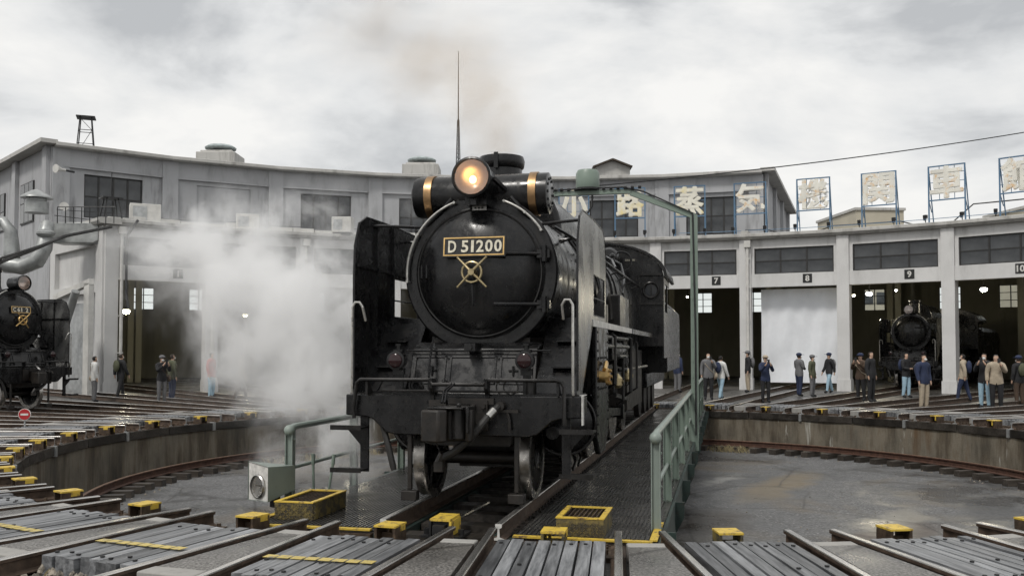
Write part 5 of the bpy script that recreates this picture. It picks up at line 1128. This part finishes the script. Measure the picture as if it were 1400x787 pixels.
mb = MB(); mb.tube([pol(-43 + k * 3, 33.0 - .3, 7.75 - .06 * (k % 4)) for k in range(13)], .016, 5); mb.tube([pol(-43 + k * 3, 32.4, 7.98 + .05 * (k % 3)) for k in range(13)], .014, 5); tag(mb.build('wall_wire', 'dark_metal'), 'thin wires strung along the foot of the upper hall wall', 'wire')

# ---------------------------------------------------------------- things on the roofs
def vent(px, base, Y, s_):
    q = at(px, base, Y); g = empty('roof_ventilator', q, 0, 'round green-capped ventilator on a stepped curb on the hall roof', 'ventilator', 'ventilators on the hall roof')
    mb = MB(); mb.box(-1.1 * s_, 1.1 * s_, -1 * s_, 1 * s_, 11.36 - q.z, .30 * s_); mb.box(-.9 * s_, .9 * s_, -.85 * s_, .85 * s_, .30 * s_, .42 * s_); mb.build('curb', 'cornice_paint', g, bevel=.04)
    MB().lathe([(.6 * s_, .42 * s_), (.6 * s_, .8 * s_)], (0, 0, 0), 'z', 24).build('throat', 'dark_metal', g)
    MB().lathe([(.62 * s_, .54 * s_), (.86 * s_, .62 * s_), (.88 * s_, .70 * s_), (.7 * s_, .82 * s_), (.3 * s_, .88 * s_), (.001, .89 * s_)], (0, 0, 0), 'z', 24).build('cap', 'copper_green', g)
vent(299, 217, 53.5, 1.0); vent(576, 233, 57, 1.0)
q = at(838, 232, 58); g = empty('roof_dormer', q, 0, 'small dark gabled dormer on the hall roof', 'dormer')
MB().prism([(-1.1, -1.4), (1.1, -1.4), (1.1, .28), (0, .66), (-1.1, .28)], 'y', 0, 1.8).build('gable', 'cornice_paint', g)
for sx in (-1, 1): MB().bar((sx * 1.22, .8, .22), (0, .8, .70), 2.3, .09).build('roof_slope', 'brown_wood', g)
# lattice stool left
q = at(113, 195, 47); q.z = 11.3; g = empty('roof_trestle', q, R(20), 'dark steel trestle standing on the left end of the hall roof', 'trestle')
for sx in (-1, 1):
    for sy in (-1, 1): MB().bar((sx * .42, sy * .42, 0), (sx * .26, sy * .26, 2.05), .05, .05).build('leg', 'dark_metal', g)
mb = MB(); mb.box(-.44, .44, -.40, .40, 2.05, 2.11)
for z, h in ((.7, .36), (1.4, .31)):
    for s_ in (-1, 1): mb.bar((-h, s_ * h, z), (h, s_ * h, z), .03, .03); mb.bar((s_ * h, -h, z), (s_ * h, h, z), .03, .03)
mb.bar((-.4, -.4, .1), (.3, -.3, 1.4), .025, .025); mb.bar((.3, -.3, 1.4), (-.26, -.26, 2.0), .025, .025); mb.build('bracing', 'dark_metal', g)
# far radio mast
q = at(626, 240, 150); q.z = -.17; g = empty('radio_mast', q, 0, 'tall thin lattice radio mast far behind the hall', 'mast'); H = 39.0; top_z = 1.6 + (479 - 64) * 150 / FPX
legs = [Vector((cos(R(90 + 120 * k)), sin(R(90 + 120 * k)), 0)) for k in range(3)]
for l_ in legs: MB().cyl(l_ * 1.35, l_ * .16 + Vector((0, 0, H)), .09, .06, 6).build('leg', 'dark_metal', g)
mb = MB(); z = 18.0
while z < H - .6:
    k0 = 1.35 + (0.16 - 1.35) * z / H; z2 = z + max(.7, k0 * 1.5); k1 = 1.35 + (0.16 - 1.35) * min(z2, H) / H
    for i in range(3): mb.tube([legs[i] * k0 + Vector((0, 0, z)), legs[(i + 1) % 3] * k1 + Vector((0, 0, min(z2, H)))], .045, 4); mb.tube([legs[i] * k0 + Vector((0, 0, z)), legs[(i + 1) % 3] * k0 + Vector((0, 0, z))], .045, 4)
    z = z2
mb.build('bracing', 'dark_metal', g); MB().cyl((0, 0, H - 1), (0, 0, top_z), .11, .05, 8).build('whip', 'dark_metal', g)
# far beige building
for px0, px1, py, Y, lab in ((1150, 1215, 292, 130, 'plain beige building far behind the sign frames'), (1396, 1500, 284, 120, 'beige building beyond the right end of the roundhouse')):
    p0, p1 = at(px0, py, Y), at(px1, py, Y); g = empty('far_building', ((p0.x + p1.x) / 2, Y, -.17), R(4), lab, 'building'); w_ = (p1.x - p0.x) / 2
    MB().box(-w_, w_, -5, 8, 0, p0.z).build('wall', 'beige_wall', g); MB().box(-w_ - .2, w_ + .2, -5.2, 8.2, p0.z, p0.z + .35).build('parapet', 'cornice_paint', g)
    for i in range(4):
        for j in range(4): MB().box(-w_ + 1 + i * w_ * .5, -w_ + 2.2 + i * w_ * .5, -5.06, -5.01, 2 + j * 3, 3.6 + j * 3).build('window', 'dark_pane', g)
# white cabinets and small stands on the front roof
for k, (px, py, Y, w_, h_) in enumerate(((196, 304, 40, .62, .42), (338, 306, 42, .5, .35), (468, 318, 43, .45, .36))):
    q = at(px, py, Y); q.z = 6.9; g = empty('roof_cabinet', q, R(25 - 14 * k), 'pale metal cabinet on the front roof below the upper windows', 'cabinet', 'cabinets on the front roof')
    MB().box(-w_, w_, -.35, .35, .12, .12 + h_ * 2).build('case', 'box_white', g, bevel=.02); MB().box(-w_ * .9, w_ * .9, -.3, .3, 0, .118).build('feet', 'dark_metal', g); MB().box(-w_ * .8, w_ * .1, -.362, -.352, .25, h_ * 2).build('door', 'galvanised', g)
up = MB()
for k in range(18):
    a_ = -41 + k * 2.1; p = pol(a_, 27.0 + .4, 0)
    up.obox((p.x, p.y, 7.05 + .05 * (k % 3)), (.95, .3, .26 + .1 * (k % 2)), Matrix.Rotation(-R(a_), 3, 'Z'))
tag(up.build('roof_ducting', 'box_white', smooth=False), 'low run of pale cable ducting on the front roof edge', 'ducting')
q = at(149, 309, 38.6); q.z = 6.9; g = empty('roof_stand', q, R(40), 'small dark steel stand on the left corner of the front roof', 'stand')
for sx in (-1, 1):
    for sy in (-1, 1): MB().bar((sx * .38, sy * .3, .05), (sx * .22, sy * .2, 1.0), .05, .05).build('leg', 'dark_metal', g)
mb = MB(); mb.box(-.4, .4, -.3, .3, .98, 1.04); mb.bar((0, 0, 1.04), (0.02, 0, 2.1), .03, .03); mb.build('top', 'dark_metal', g)
# loudspeaker horns on the hall corner
for px, py, lab in ((80, 230, 'pale horn loudspeaker high on the hall corner by its bracket lamp'), (84, 282, 'pale horn loudspeaker low on the hall corner above the duct')):
    q = at(px, py, 42.6); g = empty('horn_loudspeaker', q, R(-25) if py < 250 else R(30), lab, 'loudspeaker')
    MB().lathe([(.20, -.30), (.19, -.28), (.12, -.12), (.06, .05), (.07, .2), (.001, .22)], (0, 0, 0), 'y', 20).build('horn', 'box_white', g)
    MB().box(-.04, .04, .1, .7, -.04, .04).build('bracket', 'dark_metal', g)
# vertical black conduit at the left front corner
mb = MB(); mb.tube([pol(-42.0, 26.0, 6.9) + Vector((.75, 0, 0)), pol(-42.0, 26.0, 6.3) + Vector((.35, 0, 0)), pol(-42.0, 26.0, 5.6) + Vector((.3, 0, 0)), pol(-42.0, 26.0, 3.9) + Vector((.3, 0, 0)), pol(-42.0, 26.0, 3.3) + Vector((.42, 0, 0))], .055, 8)
tag(mb.build('conduit', 'dark_metal'), 'black conduit down the left corner column of the roundhouse', 'conduit')
# smoke ducts and chimney cowl left of the roundhouse
g = empty('smoke_duct', at(60, 360, 37) * 1.0, 0, 'big silver smoke duct with elbows beside the roundhouse end wall', 'duct'); g.location.z = 0
def rel(px, py, Y): return at(px, py, Y) - Vector(g.location)
mb = MB(); mb.tube([rel(-40, 345, 37), rel(5, 360, 37), rel(28, 364, 37), rel(48, 356, 37), rel(58, 338, 37.1), rel(60, 318, 37.3), rel(62, 306, 37.6)], [.28, .30, .32, .33, .32, .29, .27], 18)
for qx, qy in ((5, 360), (48, 356), (60, 318)): c0 = rel(qx, qy, 37.1); mb.sphere(tuple(c0), .36, 14, (1, 1, .5))
mb.build('elbow_pipe', 'duct_silver', g)
mb = MB(); mb.tube([rel(14, 372, 37.6), rel(14, 340, 37.6), rel(12, 315, 37.6), rel(2, 302, 37.6), rel(-30, 298, 37.6)], [.32, .31, .24, .22, .22], 16); mb.build('riser_pipe', 'duct_silver', g)
mb = MB(); mb.prism([(0, 0), (1.65, 0), (1.85, .12), (1.85, .85), (0, .85)], 'y', 0, .9); o = mb.build('duct_box', 'duct_silver', g, bevel=.03); o.location = rel(70, 331, 38.0)
mb = MB(); c_ = rel(47, 290, 38); mb.lathe([(.45, 0), (.45, .45), (.38, .48), (.38, .62)], tuple(c_), 'z', 18); mb.lathe([(.62, .60), (.60, .66), (.2, .92), (.001, .98)], tuple(c_), 'z', 18); mb.build('cowl', 'duct_silver', g)
mb = MB(); c_ = rel(55, 300, 37.5)
for k in range(8): mb.tube([c_ + Vector((.9 + k * .32, -.6, -.2)), c_ + Vector((.9 + k * .32, -.6, .45))], .02, 5)
mb.tube([c_ + Vector((.9, -.6, .45)), c_ + Vector((3.2, -.6, .45))], .02, 5); mb.build('guard_rail', 'dark_metal', g)
mb = MB(); mb.tube([at(-60, 395, 30), at(0, 357, 31), at(40, 342, 33), at(85, 322, 35), at(150, 309, 37.5)], .06, 6); mb.tube([at(-60, 398, 30), at(0, 352, 31), at(50, 336, 33), at(100, 318, 36)], .045, 6)
tag(mb.build('black_cables', 'rubber'), 'thick black cables sagging across the duct to the roof corner', 'cable')
# doorway at the foot of the end wall
q = at(118, 432, 35.0); g = empty('side_porch', (q.x, q.y, -.17), R(-40), 'white timber porch with a slanting pipe at the end wall', 'porch')
MB().box(-.05, .35, -.1, .1, 0, 4.3).build('post', 'box_white', g); MB().bar((-2.6, 0, 3.85), (.35, 0, 4.35), .2, .22).build('lintel', 'box_white', g); MB().cyl((-1.3, -.3, 2.4), (-.25, -.3, 4.0), .15, n=14).build('pipe', 'duct_silver', g)
MB().box(-2.4, -.2, .3, .36, 0, 3.6).build('door', 'galvanised', g)
# no-entry disc
q = at(36, 583, 19.9); g = empty('no_entry_sign', (q.x, q.y, -.17), R(12), 'small round red no-entry sign on a short post before the second engine', 'sign')
MB().cyl((0, 0, 0), (0, 0, .42), .018, n=8).build('post', 'galvanised', g); mb = MB(); mb.lathe([(.001, -.012), (.125, -.012), (.125, .012), (.001, .012)], (0, -.02, .43), 'y', 24); o = mb.build('disc', 'white_paint', g)
mb = MB(); mb.lathe([(.001, -.018), (.112, -.018), (.112, -.011)], (0, -.02, .43), 'y', 24); mb.build('red_face', 'sign_red', o); MB().box(-.075, .075, -.044, -.037, .41, .45).build('white_bar', 'white_paint', o)

# ================================================================== PEOPLE
def make_body(pose):
    J = {'pelvis': (0, 0, .93), 'waist': (0, .0, 1.08), 'chest': (0, .0, 1.27), 'upper': (0, .01, 1.39), 'neck': (0, .0, 1.475), 'jaw': (0, -.02, 1.54), 'skull': (0, -.005, 1.615), 'crown': (0, .01, 1.68)}
    rad = {'pelvis': (.165, .115), 'waist': (.14, .10), 'chest': (.165, .115), 'upper': (.13, .09), 'neck': (.055, .055), 'jaw': (.066, .072), 'skull': (.078, .095), 'crown': (.05, .06)}
    E_ = [('pelvis', 'waist'), ('waist', 'chest'), ('chest', 'upper'), ('upper', 'neck'), ('neck', 'jaw'), ('jaw', 'skull'), ('skull', 'crown')]
    for s_, n_ in ((1, 'l'), (-1, 'r')):
        st = pose.get('step', 0) * s_
        J['sh' + n_] = (s_ * .185, .01, 1.385); J['hip' + n_] = (s_ * .095, 0, .87)
        if pose.get('arms') == 'phone' or (pose.get('arms') == 'one' and s_ > 0):
            J['el' + n_] = (s_ * .235, -.16, 1.17); J['wr' + n_] = (s_ * .11, -.33, 1.36); J['ha' + n_] = (s_ * .07, -.36, 1.43); J['fi' + n_] = (s_ * .05, -.365, 1.49)
        elif pose.get('arms') == 'fold':
            J['el' + n_] = (s_ * .23, -.03, 1.13); J['wr' + n_] = (s_ * .10, -.20, 1.10); J['ha' + n_] = (s_ * .02, -.22, 1.10); J['fi' + n_] = (-s_ * .05, -.22, 1.11)
        else:
            J['el' + n_] = (s_ * .235, .03 + st * .3, 1.13); J['wr' + n_] = (s_ * .24, -.03 + st * .6, .90); J['ha' + n_] = (s_ * .24, -.05 + st * .65, .82); J['fi' + n_] = (s_ * .235, -.065 + st * .7, .75)
        J['kn' + n_] = (s_ * .105, -.015 - st * .5, .49); J['an' + n_] = (s_ * .11, .02 - st * .9, .09); J['to' + n_] = (s_ * .125, -.12 - st * .9, .045)
        rad.update({'sh' + n_: (.062, .062), 'el' + n_: (.045, .045), 'wr' + n_: (.032, .032), 'ha' + n_: (.034, .026), 'fi' + n_: (.018, .014), 'hip' + n_: (.095, .095), 'kn' + n_: (.065, .065), 'an' + n_: (.045, .045), 'to' + n_: (.045, .035)})
        E_ += [('upper', 'sh' + n_), ('sh' + n_, 'el' + n_), ('el' + n_, 'wr' + n_), ('wr' + n_, 'ha' + n_), ('ha' + n_, 'fi' + n_), ('pelvis', 'hip' + n_), ('hip' + n_, 'kn' + n_), ('kn' + n_, 'an' + n_), ('an' + n_, 'to' + n_)]
    names = list(J); ix = {k: i for i, k in enumerate(names)}
    me = bpy.data.meshes.new('person_skeleton'); me.from_pydata([J[k] for k in names], [(ix[a_], ix[b_]) for a_, b_ in E_], [])
    o = bpy.data.objects.new('person_skeleton', me); COL.objects.link(o)
    sk = o.modifiers.new('skin', 'SKIN'); sk.use_smooth_shade = True
    lay = me.skin_vertices[0].data
    for k in names: lay[ix[k]].radius = rad[k]
    lay[ix['pelvis']].use_root = True
    o.modifiers.new('sub', 'SUBSURF').levels = 1
    dg = bpy.context.evaluated_depsgraph_get(); dg.update()
    ev = bpy.data.meshes.new_from_object(o.evaluated_get(dg)); bpy.data.objects.remove(o)
    seg = []
    for a_, b_ in E_:
        k = 'torso'
        if b_[:2] in ('el', 'wr'): k = 'arm'
        elif b_[:2] in ('ha', 'fi'): k = 'hand'
        elif b_[:2] in ('kn', 'an') or b_[:3] == 'hip': k = 'leg'
        elif b_[:2] == 'to': k = 'foot'
        elif b_ in ('jaw', 'skull', 'crown'): k = 'head'
        elif b_ == 'neck': k = 'neck'
        elif (a_, b_) == ('pelvis', 'waist'): k = 'belly'
        seg.append((Vector(J[a_]), Vector(J[b_]), k))
    def cls(c):
        best = (9, '')
        for a_, b_, k in seg:
            d = b_ - a_; t = max(0, min(1, (c - a_).dot(d) / d.length_squared)); q = (c - a_ - d * t).length
            if q < best[0]: best = (q, k)
        return best[1]
    reg = [cls(p.center) for p in ev.polygons]
    cen = [p.center.copy() for p in ev.polygons]
    ev.materials.clear(); ev.materials.append(M['skin']); ev.name = 'person_body'
    for p in ev.polygons: p.use_smooth = True
    def shell(name, test, off):
        keep = [i for i in range(len(reg)) if test(reg[i], cen[i])]
        used = {}; vs_, fs = [], []
        for i in keep:
            f = []
            for vi in ev.polygons[i].vertices:
                if vi not in used:
                    used[vi] = len(vs_); v_ = ev.vertices[vi]; vs_.append(v_.co + v_.normal * off)
                f.append(used[vi])
            fs.append(f)
        m_ = bpy.data.meshes.new(name); m_.from_pydata(vs_, [], fs)
        for p in m_.polygons: p.use_smooth = True
        return m_
    out = {'body': ev}
    out['jacket'] = shell('jacket', lambda r_, c: r_ in ('torso', 'belly', 'arm') or (r_ == 'leg' and c.z > .82) or (r_ == 'neck' and c.z < 1.46), .022)
    out['trousers'] = shell('trousers', lambda r_, c: r_ == 'leg' or (r_ == 'belly' and c.z < 1.0), .013)
    out['shoes'] = shell('shoes', lambda r_, c: r_ == 'foot', .010)
    out['hair'] = shell('hair', lambda r_, c: r_ == 'head' and (c.z > 1.655 or (c.y > -.01 and c.z > 1.55)), .016)
    return out
CLOTH = {}
def cloth(c):
    k = 'cloth_%02d' % len(CLOTH)
    if c not in CLOTH: CLOTH[c] = basic(k, c, .8, 0, .15, 12, .1)
    return CLOTH[c]
POSES = {n_: make_body(p_) for n_, p_ in {'stand': {}, 'walk': {'step': .22}, 'phone': {'arms': 'phone'}, 'one': {'arms': 'one'}, 'fold': {'arms': 'fold', 'step': .05}}.items()}
BLK, NAV, GRY, WHT, BGE, RED, LBL, OLV, BRN, YEL = (.015, .015, .017), (.02, .03, .07), (.14, .14, .145), (.62, .62, .6), (.38, .32, .24), (.42, .06, .05), (.33, .48, .58), (.08, .085, .05), (.07, .045, .03), (.55, .42, .10)
CN = {BLK: 'black', NAV: 'navy', GRY: 'grey', WHT: 'white', BGE: 'beige', RED: 'red', LBL: 'light blue', OLV: 'olive', BRN: 'brown', YEL: 'yellow'}
HAIRC = [(.012, .010, .009), (.03, .02, .014), (.10, .095, .09)]
PN = {'stand': 'standing', 'walk': 'walking', 'phone': 'with both hands raised', 'one': 'with one hand raised', 'fold': 'with folded arms'}
def person(px, r, pose, topc, legc, where, facing=None, scale=1.0, hair=0):
    """a visitor standing on the yard, on the sight line px, r metres from the turntable's centre"""
    ph, Y = phi_at(px, r); p = pol(ph, r, -.17)
    rz = math.atan2(p.x - 0, p.y - 4) * -1 if facing is None else facing
    P = POSES[pose]; g = inst('person', P['body'], None, p, (0, 0, rz)); g.scale = (scale * random.uniform(.95, 1.05), scale, scale)
    tag(g, 'person %s, %s top and %s trousers, %s' % (PN[pose], CN[topc], CN[legc], where), 'person')
    for part, c in (('jacket', topc), ('trousers', legc), ('shoes', BLK), ('hair', HAIRC[hair])):
        o = bpy.data.objects.new(part, P[part]); COL.objects.link(o); o.parent = g
        if not P[part].materials: P[part].materials.append(None)
        o.material_slots[0].link = 'OBJECT'; o.material_slots[0].material = cloth(c)
    rs_ = random.Random(int(px))
    if pose in ('phone', 'one'):
        ph_ = MB().box(-.04, .04, -.385, -.375, 1.44, 1.58) if pose == 'phone' else MB().box(.01, .09, -.385, -.375, 1.44, 1.58); q = inst('phone', ph_.mesh('phone', 'dark_metal'), g)
    if rs_.random() < .45:
        mb = MB(); mb.sphere((0, .19, 1.24), .2, 12, (.85, .5, 1.15)); q = mb.build('backpack', 'skin', g); q.data.materials[0] = cloth(rs_.choice((BLK, NAV, GRY, OLV)))
    elif rs_.random() < .5:
        mb = MB(); mb.sphere((.27, .0, .88), .15, 10, (.45, 1, .85)); mb.tube([(.26, .02, .98), (.2, .1, 1.2), (.05, .12, 1.42), (-.1, .05, 1.45), (-.12, -.12, 1.3), (.1, -.14, 1.05), (.25, -.06, .95)], .012, 5); q = mb.build('shoulder_bag', 'skin', g); q.data.materials[0] = cloth(rs_.choice((BLK, BRN, BGE)))
    if rs_.random() < .35:
        mb = MB(); mb.sphere((0, 0, 1.665), .112, 12, (.95, 1.08, .7)); mb.box(-.07, .07, -.2, -.08, 1.655, 1.668); q = mb.build('cap', 'skin', g); q.data.materials[0] = cloth(rs_.choice((BLK, NAV, BGE, GRY)))
    if rs_.random() < .6:
        mb = MB(); mb.sphere((0, -.085, 1.545), .062, 10, (.95, .45, .7)); q = mb.build('face_mask', 'skin', g); q.data.materials[0] = cloth(WHT)
    return g
S8, S9, S10, S7 = 'before the white sheet', 'before stall 9', 'before stall 10', 'before stall 7'
SPEC = [(926, 22, 'stand', NAV, GRY, S7), (968, 16.5, 'one', GRY, BLK, S7), (985, 16.9, 'walk', WHT, LBL, S7), (1022, 23, 'stand', BLK, BGE, S8), (1046, 15.2, 'phone', NAV, BLK, S8), (1092, 20.5, 'fold', GRY, NAV, S8),
        (1110, 20.1, 'stand', OLV, GRY, S8), (1133, 24, 'walk', BLK, LBL, S8), (1176, 18, 'phone', BRN, BLK, S9), (1190, 17.6, 'stand', BLK, BLK, S9), (1238, 21.5, 'fold', BLK, LBL, S9), (1262, 14.6, 'stand', NAV, BGE, S9),
        (1316, 20, 'walk', BGE, NAV, S10), (1345, 16.5, 'phone', BLK, LBL, S10), (1361, 16.2, 'one', BGE, BLK, S10), (1392, 19, 'stand', BLK, BRN, S10),
        (130, 21, 'stand', WHT, GRY, 'beside the second engine'), (166, 23, 'walk', BLK, BLK, 'beside the second engine'), (222, 19, 'phone', BLK, GRY, 'left of the steam'), (236, 19.3, 'stand', OLV, NAV, 'left of the steam'), (290, 21, 'stand', RED, LBL, 'behind the steam'),
        (330, 18, 'walk', BGE, BRN, 'behind the steam'), (405, 21, 'one', WHT, NAV, 'behind the steam')]
for k, (px, r_, po, tp, lg, wh) in enumerate(SPEC):
    person(px, r_, po, tp, lg, wh, -math.atan2((px - 700) / FPX, 1) + (random.uniform(-.5, .5) if po in ('phone', 'one') else random.choice((-1, 1)) * random.uniform(.3, 2.6)), random.choice((.94, .98, 1.0, 1.03)), k % 3 if k % 7 == 0 else k % 2)

# ================================================================== WEEDS
def tufts(name, spots, mat, hgt, cnt, lab):
    mb = MB(); rs = random.Random(11)
    for (x, y, z, sp) in spots:
        for k in range(cnt):
            a_ = rs.uniform(0, 2 * PI); d = rs.uniform(0, sp); bx, by = x + cos(a_) * d, y + sin(a_) * d; h = hgt * rs.uniform(.5, 1.2); lx, ly = rs.uniform(-.6, .6) * h, rs.uniform(-.6, .6) * h; w_ = .006
            mb.add([(bx - w_, by, z), (bx + w_, by, z), (bx + lx * .4, by + ly * .4, z + h * .7), (bx + lx, by + ly, z + h)], [(0, 1, 2), (0, 2, 3)])
    tag(mb.build(name, mat, smooth=False), lab, 'grass', kind='stuff')
sp_ = []
for a_ in (22, 24, 29, 31, 33, -38, -44, -50, -57): p = pol(a_, 8.75 + random.uniform(-.15, .3)); sp_.append((p.x, p.y, -1.18, .35))
tufts('dry_grass', sp_, 'dry_grass', .16, 70, 'tufts of dry grass along the circular rail')
q = []
for k in range(12): q.append((2.35 + k * .10, 12.4 - k * .12, -1.18, .09))
tufts('green_weeds', q, 'green_weed', .05, 40, 'line of green weeds in a crack beside the turntable')
sp_ = []
for ti in (6, 7, 8): p = pol(tracks[ti], 12.9); sp_ += [(p.x + .2, p.y, -.15, .4), (p.x - .25, p.y + .1, -.15, .3)]
tufts('dry_stalks', sp_, 'dry_grass', .12, 30, 'dry stalks among the ballast stones')

# ================================================================== STEAM AND SMOKE
def vapour(name, blobs, colour, dens, absorb, nscale, lab, lo_=.42, hi_=.68, pad=0.15, aniso=.1):
    """one closed domain filled with a drifting, uneven cloud"""
    lo3 = [min(c[i] - r[i] for c, r, d in blobs) - pad for i in range(3)]; hi3 = [max(c[i] + r[i] for c, r, d in blobs) + pad for i in range(3)]
    mb = MB(); mb.box(lo3[0], hi3[0], lo3[1], hi3[1], lo3[2], hi3[2])
    m = bpy.data.materials.new(name); m.use_nodes = True; N = m.node_tree.nodes; L = m.node_tree.links
    for n_ in list(N): N.remove(n_)
    out = N.new('ShaderNodeOutputMaterial'); pv = N.new('ShaderNodeVolumePrincipled'); L.new(pv.outputs[0], out.inputs['Volume'])
    pv.inputs['Color'].default_value = col4(colour); pv.inputs['Anisotropy'].default_value = aniso; pv.inputs['Absorption Color'].default_value = col4(absorb)
    tcn = N.new('ShaderNodeTexCoord'); wn = N.new('ShaderNodeTexNoise'); wn.inputs['Scale'].default_value = nscale * .6; wn.inputs['Detail'].default_value = 2; L.new(tcn.outputs['Object'], wn.inputs['Vector'])
    sb_ = N.new('ShaderNodeVectorMath'); sb_.operation = 'SUBTRACT'; L.new(wn.outputs['Color'], sb_.inputs[0]); sb_.inputs[1].default_value = (.5, .5, .5)
    ml = N.new('ShaderNodeVectorMath'); ml.operation = 'SCALE'; L.new(sb_.outputs[0], ml.inputs[0]); ml.inputs['Scale'].default_value = 1.1 / nscale
    ad = N.new('ShaderNodeVectorMath'); ad.operation = 'ADD'; L.new(tcn.outputs['Object'], ad.inputs[0]); L.new(ml.outputs[0], ad.inputs[1]); P = ad.outputs[0]
    total = None
    for c, r, d in blobs:
        s1 = N.new('ShaderNodeVectorMath'); s1.operation = 'SUBTRACT'; L.new(P, s1.inputs[0]); s1.inputs[1].default_value = c
        s2 = N.new('ShaderNodeVectorMath'); s2.operation = 'DIVIDE'; L.new(s1.outputs[0], s2.inputs[0]); s2.inputs[1].default_value = r
        ln = N.new('ShaderNodeVectorMath'); ln.operation = 'LENGTH'; L.new(s2.outputs[0], ln.inputs[0])
        mr = N.new('ShaderNodeMapRange'); mr.interpolation_type = 'SMOOTHSTEP'; L.new(ln.outputs['Value'], mr.inputs['Value']); mr.inputs['From Min'].default_value = 1.0; mr.inputs['From Max'].default_value = 0.1; mr.inputs['To Min'].default_value = 0; mr.inputs['To Max'].default_value = d
        if total is None: total = mr.outputs[0]
        else:
            a_ = N.new('ShaderNodeMath'); a_.operation = 'ADD'; L.new(total, a_.inputs[0]); L.new(mr.outputs[0], a_.inputs[1]); total = a_.outputs[0]
    fn = N.new('ShaderNodeTexNoise'); fn.inputs['Scale'].default_value = nscale; fn.inputs['Detail'].default_value = 5; fn.inputs['Roughness'].default_value = .66; L.new(P, fn.inputs['Vector'])
    tcl = N.new('ShaderNodeMath'); tcl.operation = 'MINIMUM'; L.new(total, tcl.inputs[0]); tcl.inputs[1].default_value = 1.0
    ed = N.new('ShaderNodeMath'); ed.operation = 'MULTIPLY_ADD'; L.new(tcl.outputs[0], ed.inputs[0]); ed.inputs[1].default_value = .17; L.new(fn.outputs['Fac'], ed.inputs[2])
    fr = N.new('ShaderNodeMapRange'); fr.interpolation_type = 'SMOOTHSTEP'; L.new(ed.outputs[0], fr.inputs['Value']); fr.inputs['From Min'].default_value = lo_; fr.inputs['From Max'].default_value = hi_; fr.inputs['To Min'].default_value = .03; fr.inputs['To Max'].default_value = 1.0
    m1 = N.new('ShaderNodeMath'); m1.operation = 'MULTIPLY'; L.new(total, m1.inputs[0]); L.new(fr.outputs[0], m1.inputs[1])
    m2 = N.new('ShaderNodeMath'); m2.operation = 'MULTIPLY'; L.new(m1.outputs[0], m2.inputs[0]); m2.inputs[1].default_value = dens; L.new(m2.outputs[0], pv.inputs['Density'])
    MATS[name] = m; o = mb.build(name, name, smooth=False); tag(o, lab, 'steam', kind='stuff'); return o
def B(px, py, Y, rx, ry, rz, d): return (tuple(at(px, py, Y)), (rx, ry, rz), d)
vapour('steam_cloud', [B(478, 660, 11.2, .6, .7, .5, 1.0), B(458, 605, 12.0, .85, .9, .8, 1.2), B(432, 548, 13.0, 1.1, 1.2, 1.05, 1.25), B(425, 470, 14.0, 1.45, 1.5, 1.5, 1.25), B(375, 405, 15.2, 1.9, 1.9, 1.6, 1.0), B(300, 385, 16.5, 2.1, 2.1, 1.5, .85),
                       B(230, 345, 17.5, 1.6, 1.7, 1.1, .7), B(330, 310, 17.0, 2.0, 1.9, 1.1, .6), B(475, 400, 14.6, 1.3, 1.4, 1.7, .7), B(340, 500, 15.5, 1.6, 1.7, 1.3, .75), B(395, 620, 13.4, 1.0, 1.1, .7, .55), B(450, 275, 16.5, 1.3, 1.4, 1.0, .3), B(560, 275, 13.4, .5, .7, .5, .4)],
       (1, 1, 1), 2.7, (1, 1, 1), 1.3, 'white steam drifting from the engine cylinders over the pit to the left', .565, .745)
vapour('chimney_smoke', [B(675, 195, 11.7, .42, .45, .38, 1.2), B(668, 150, 12.1, .8, .8, .65, 1.0), B(620, 95, 12.6, 1.4, 1.2, 1.0, .7), B(540, 45, 13.2, 1.8, 1.5, 1.0, .4)],
       (.50, .38, .27), .95, (.3, .2, .13), 1.3, 'thin brown smoke rising from the engine chimney', .42, .72)
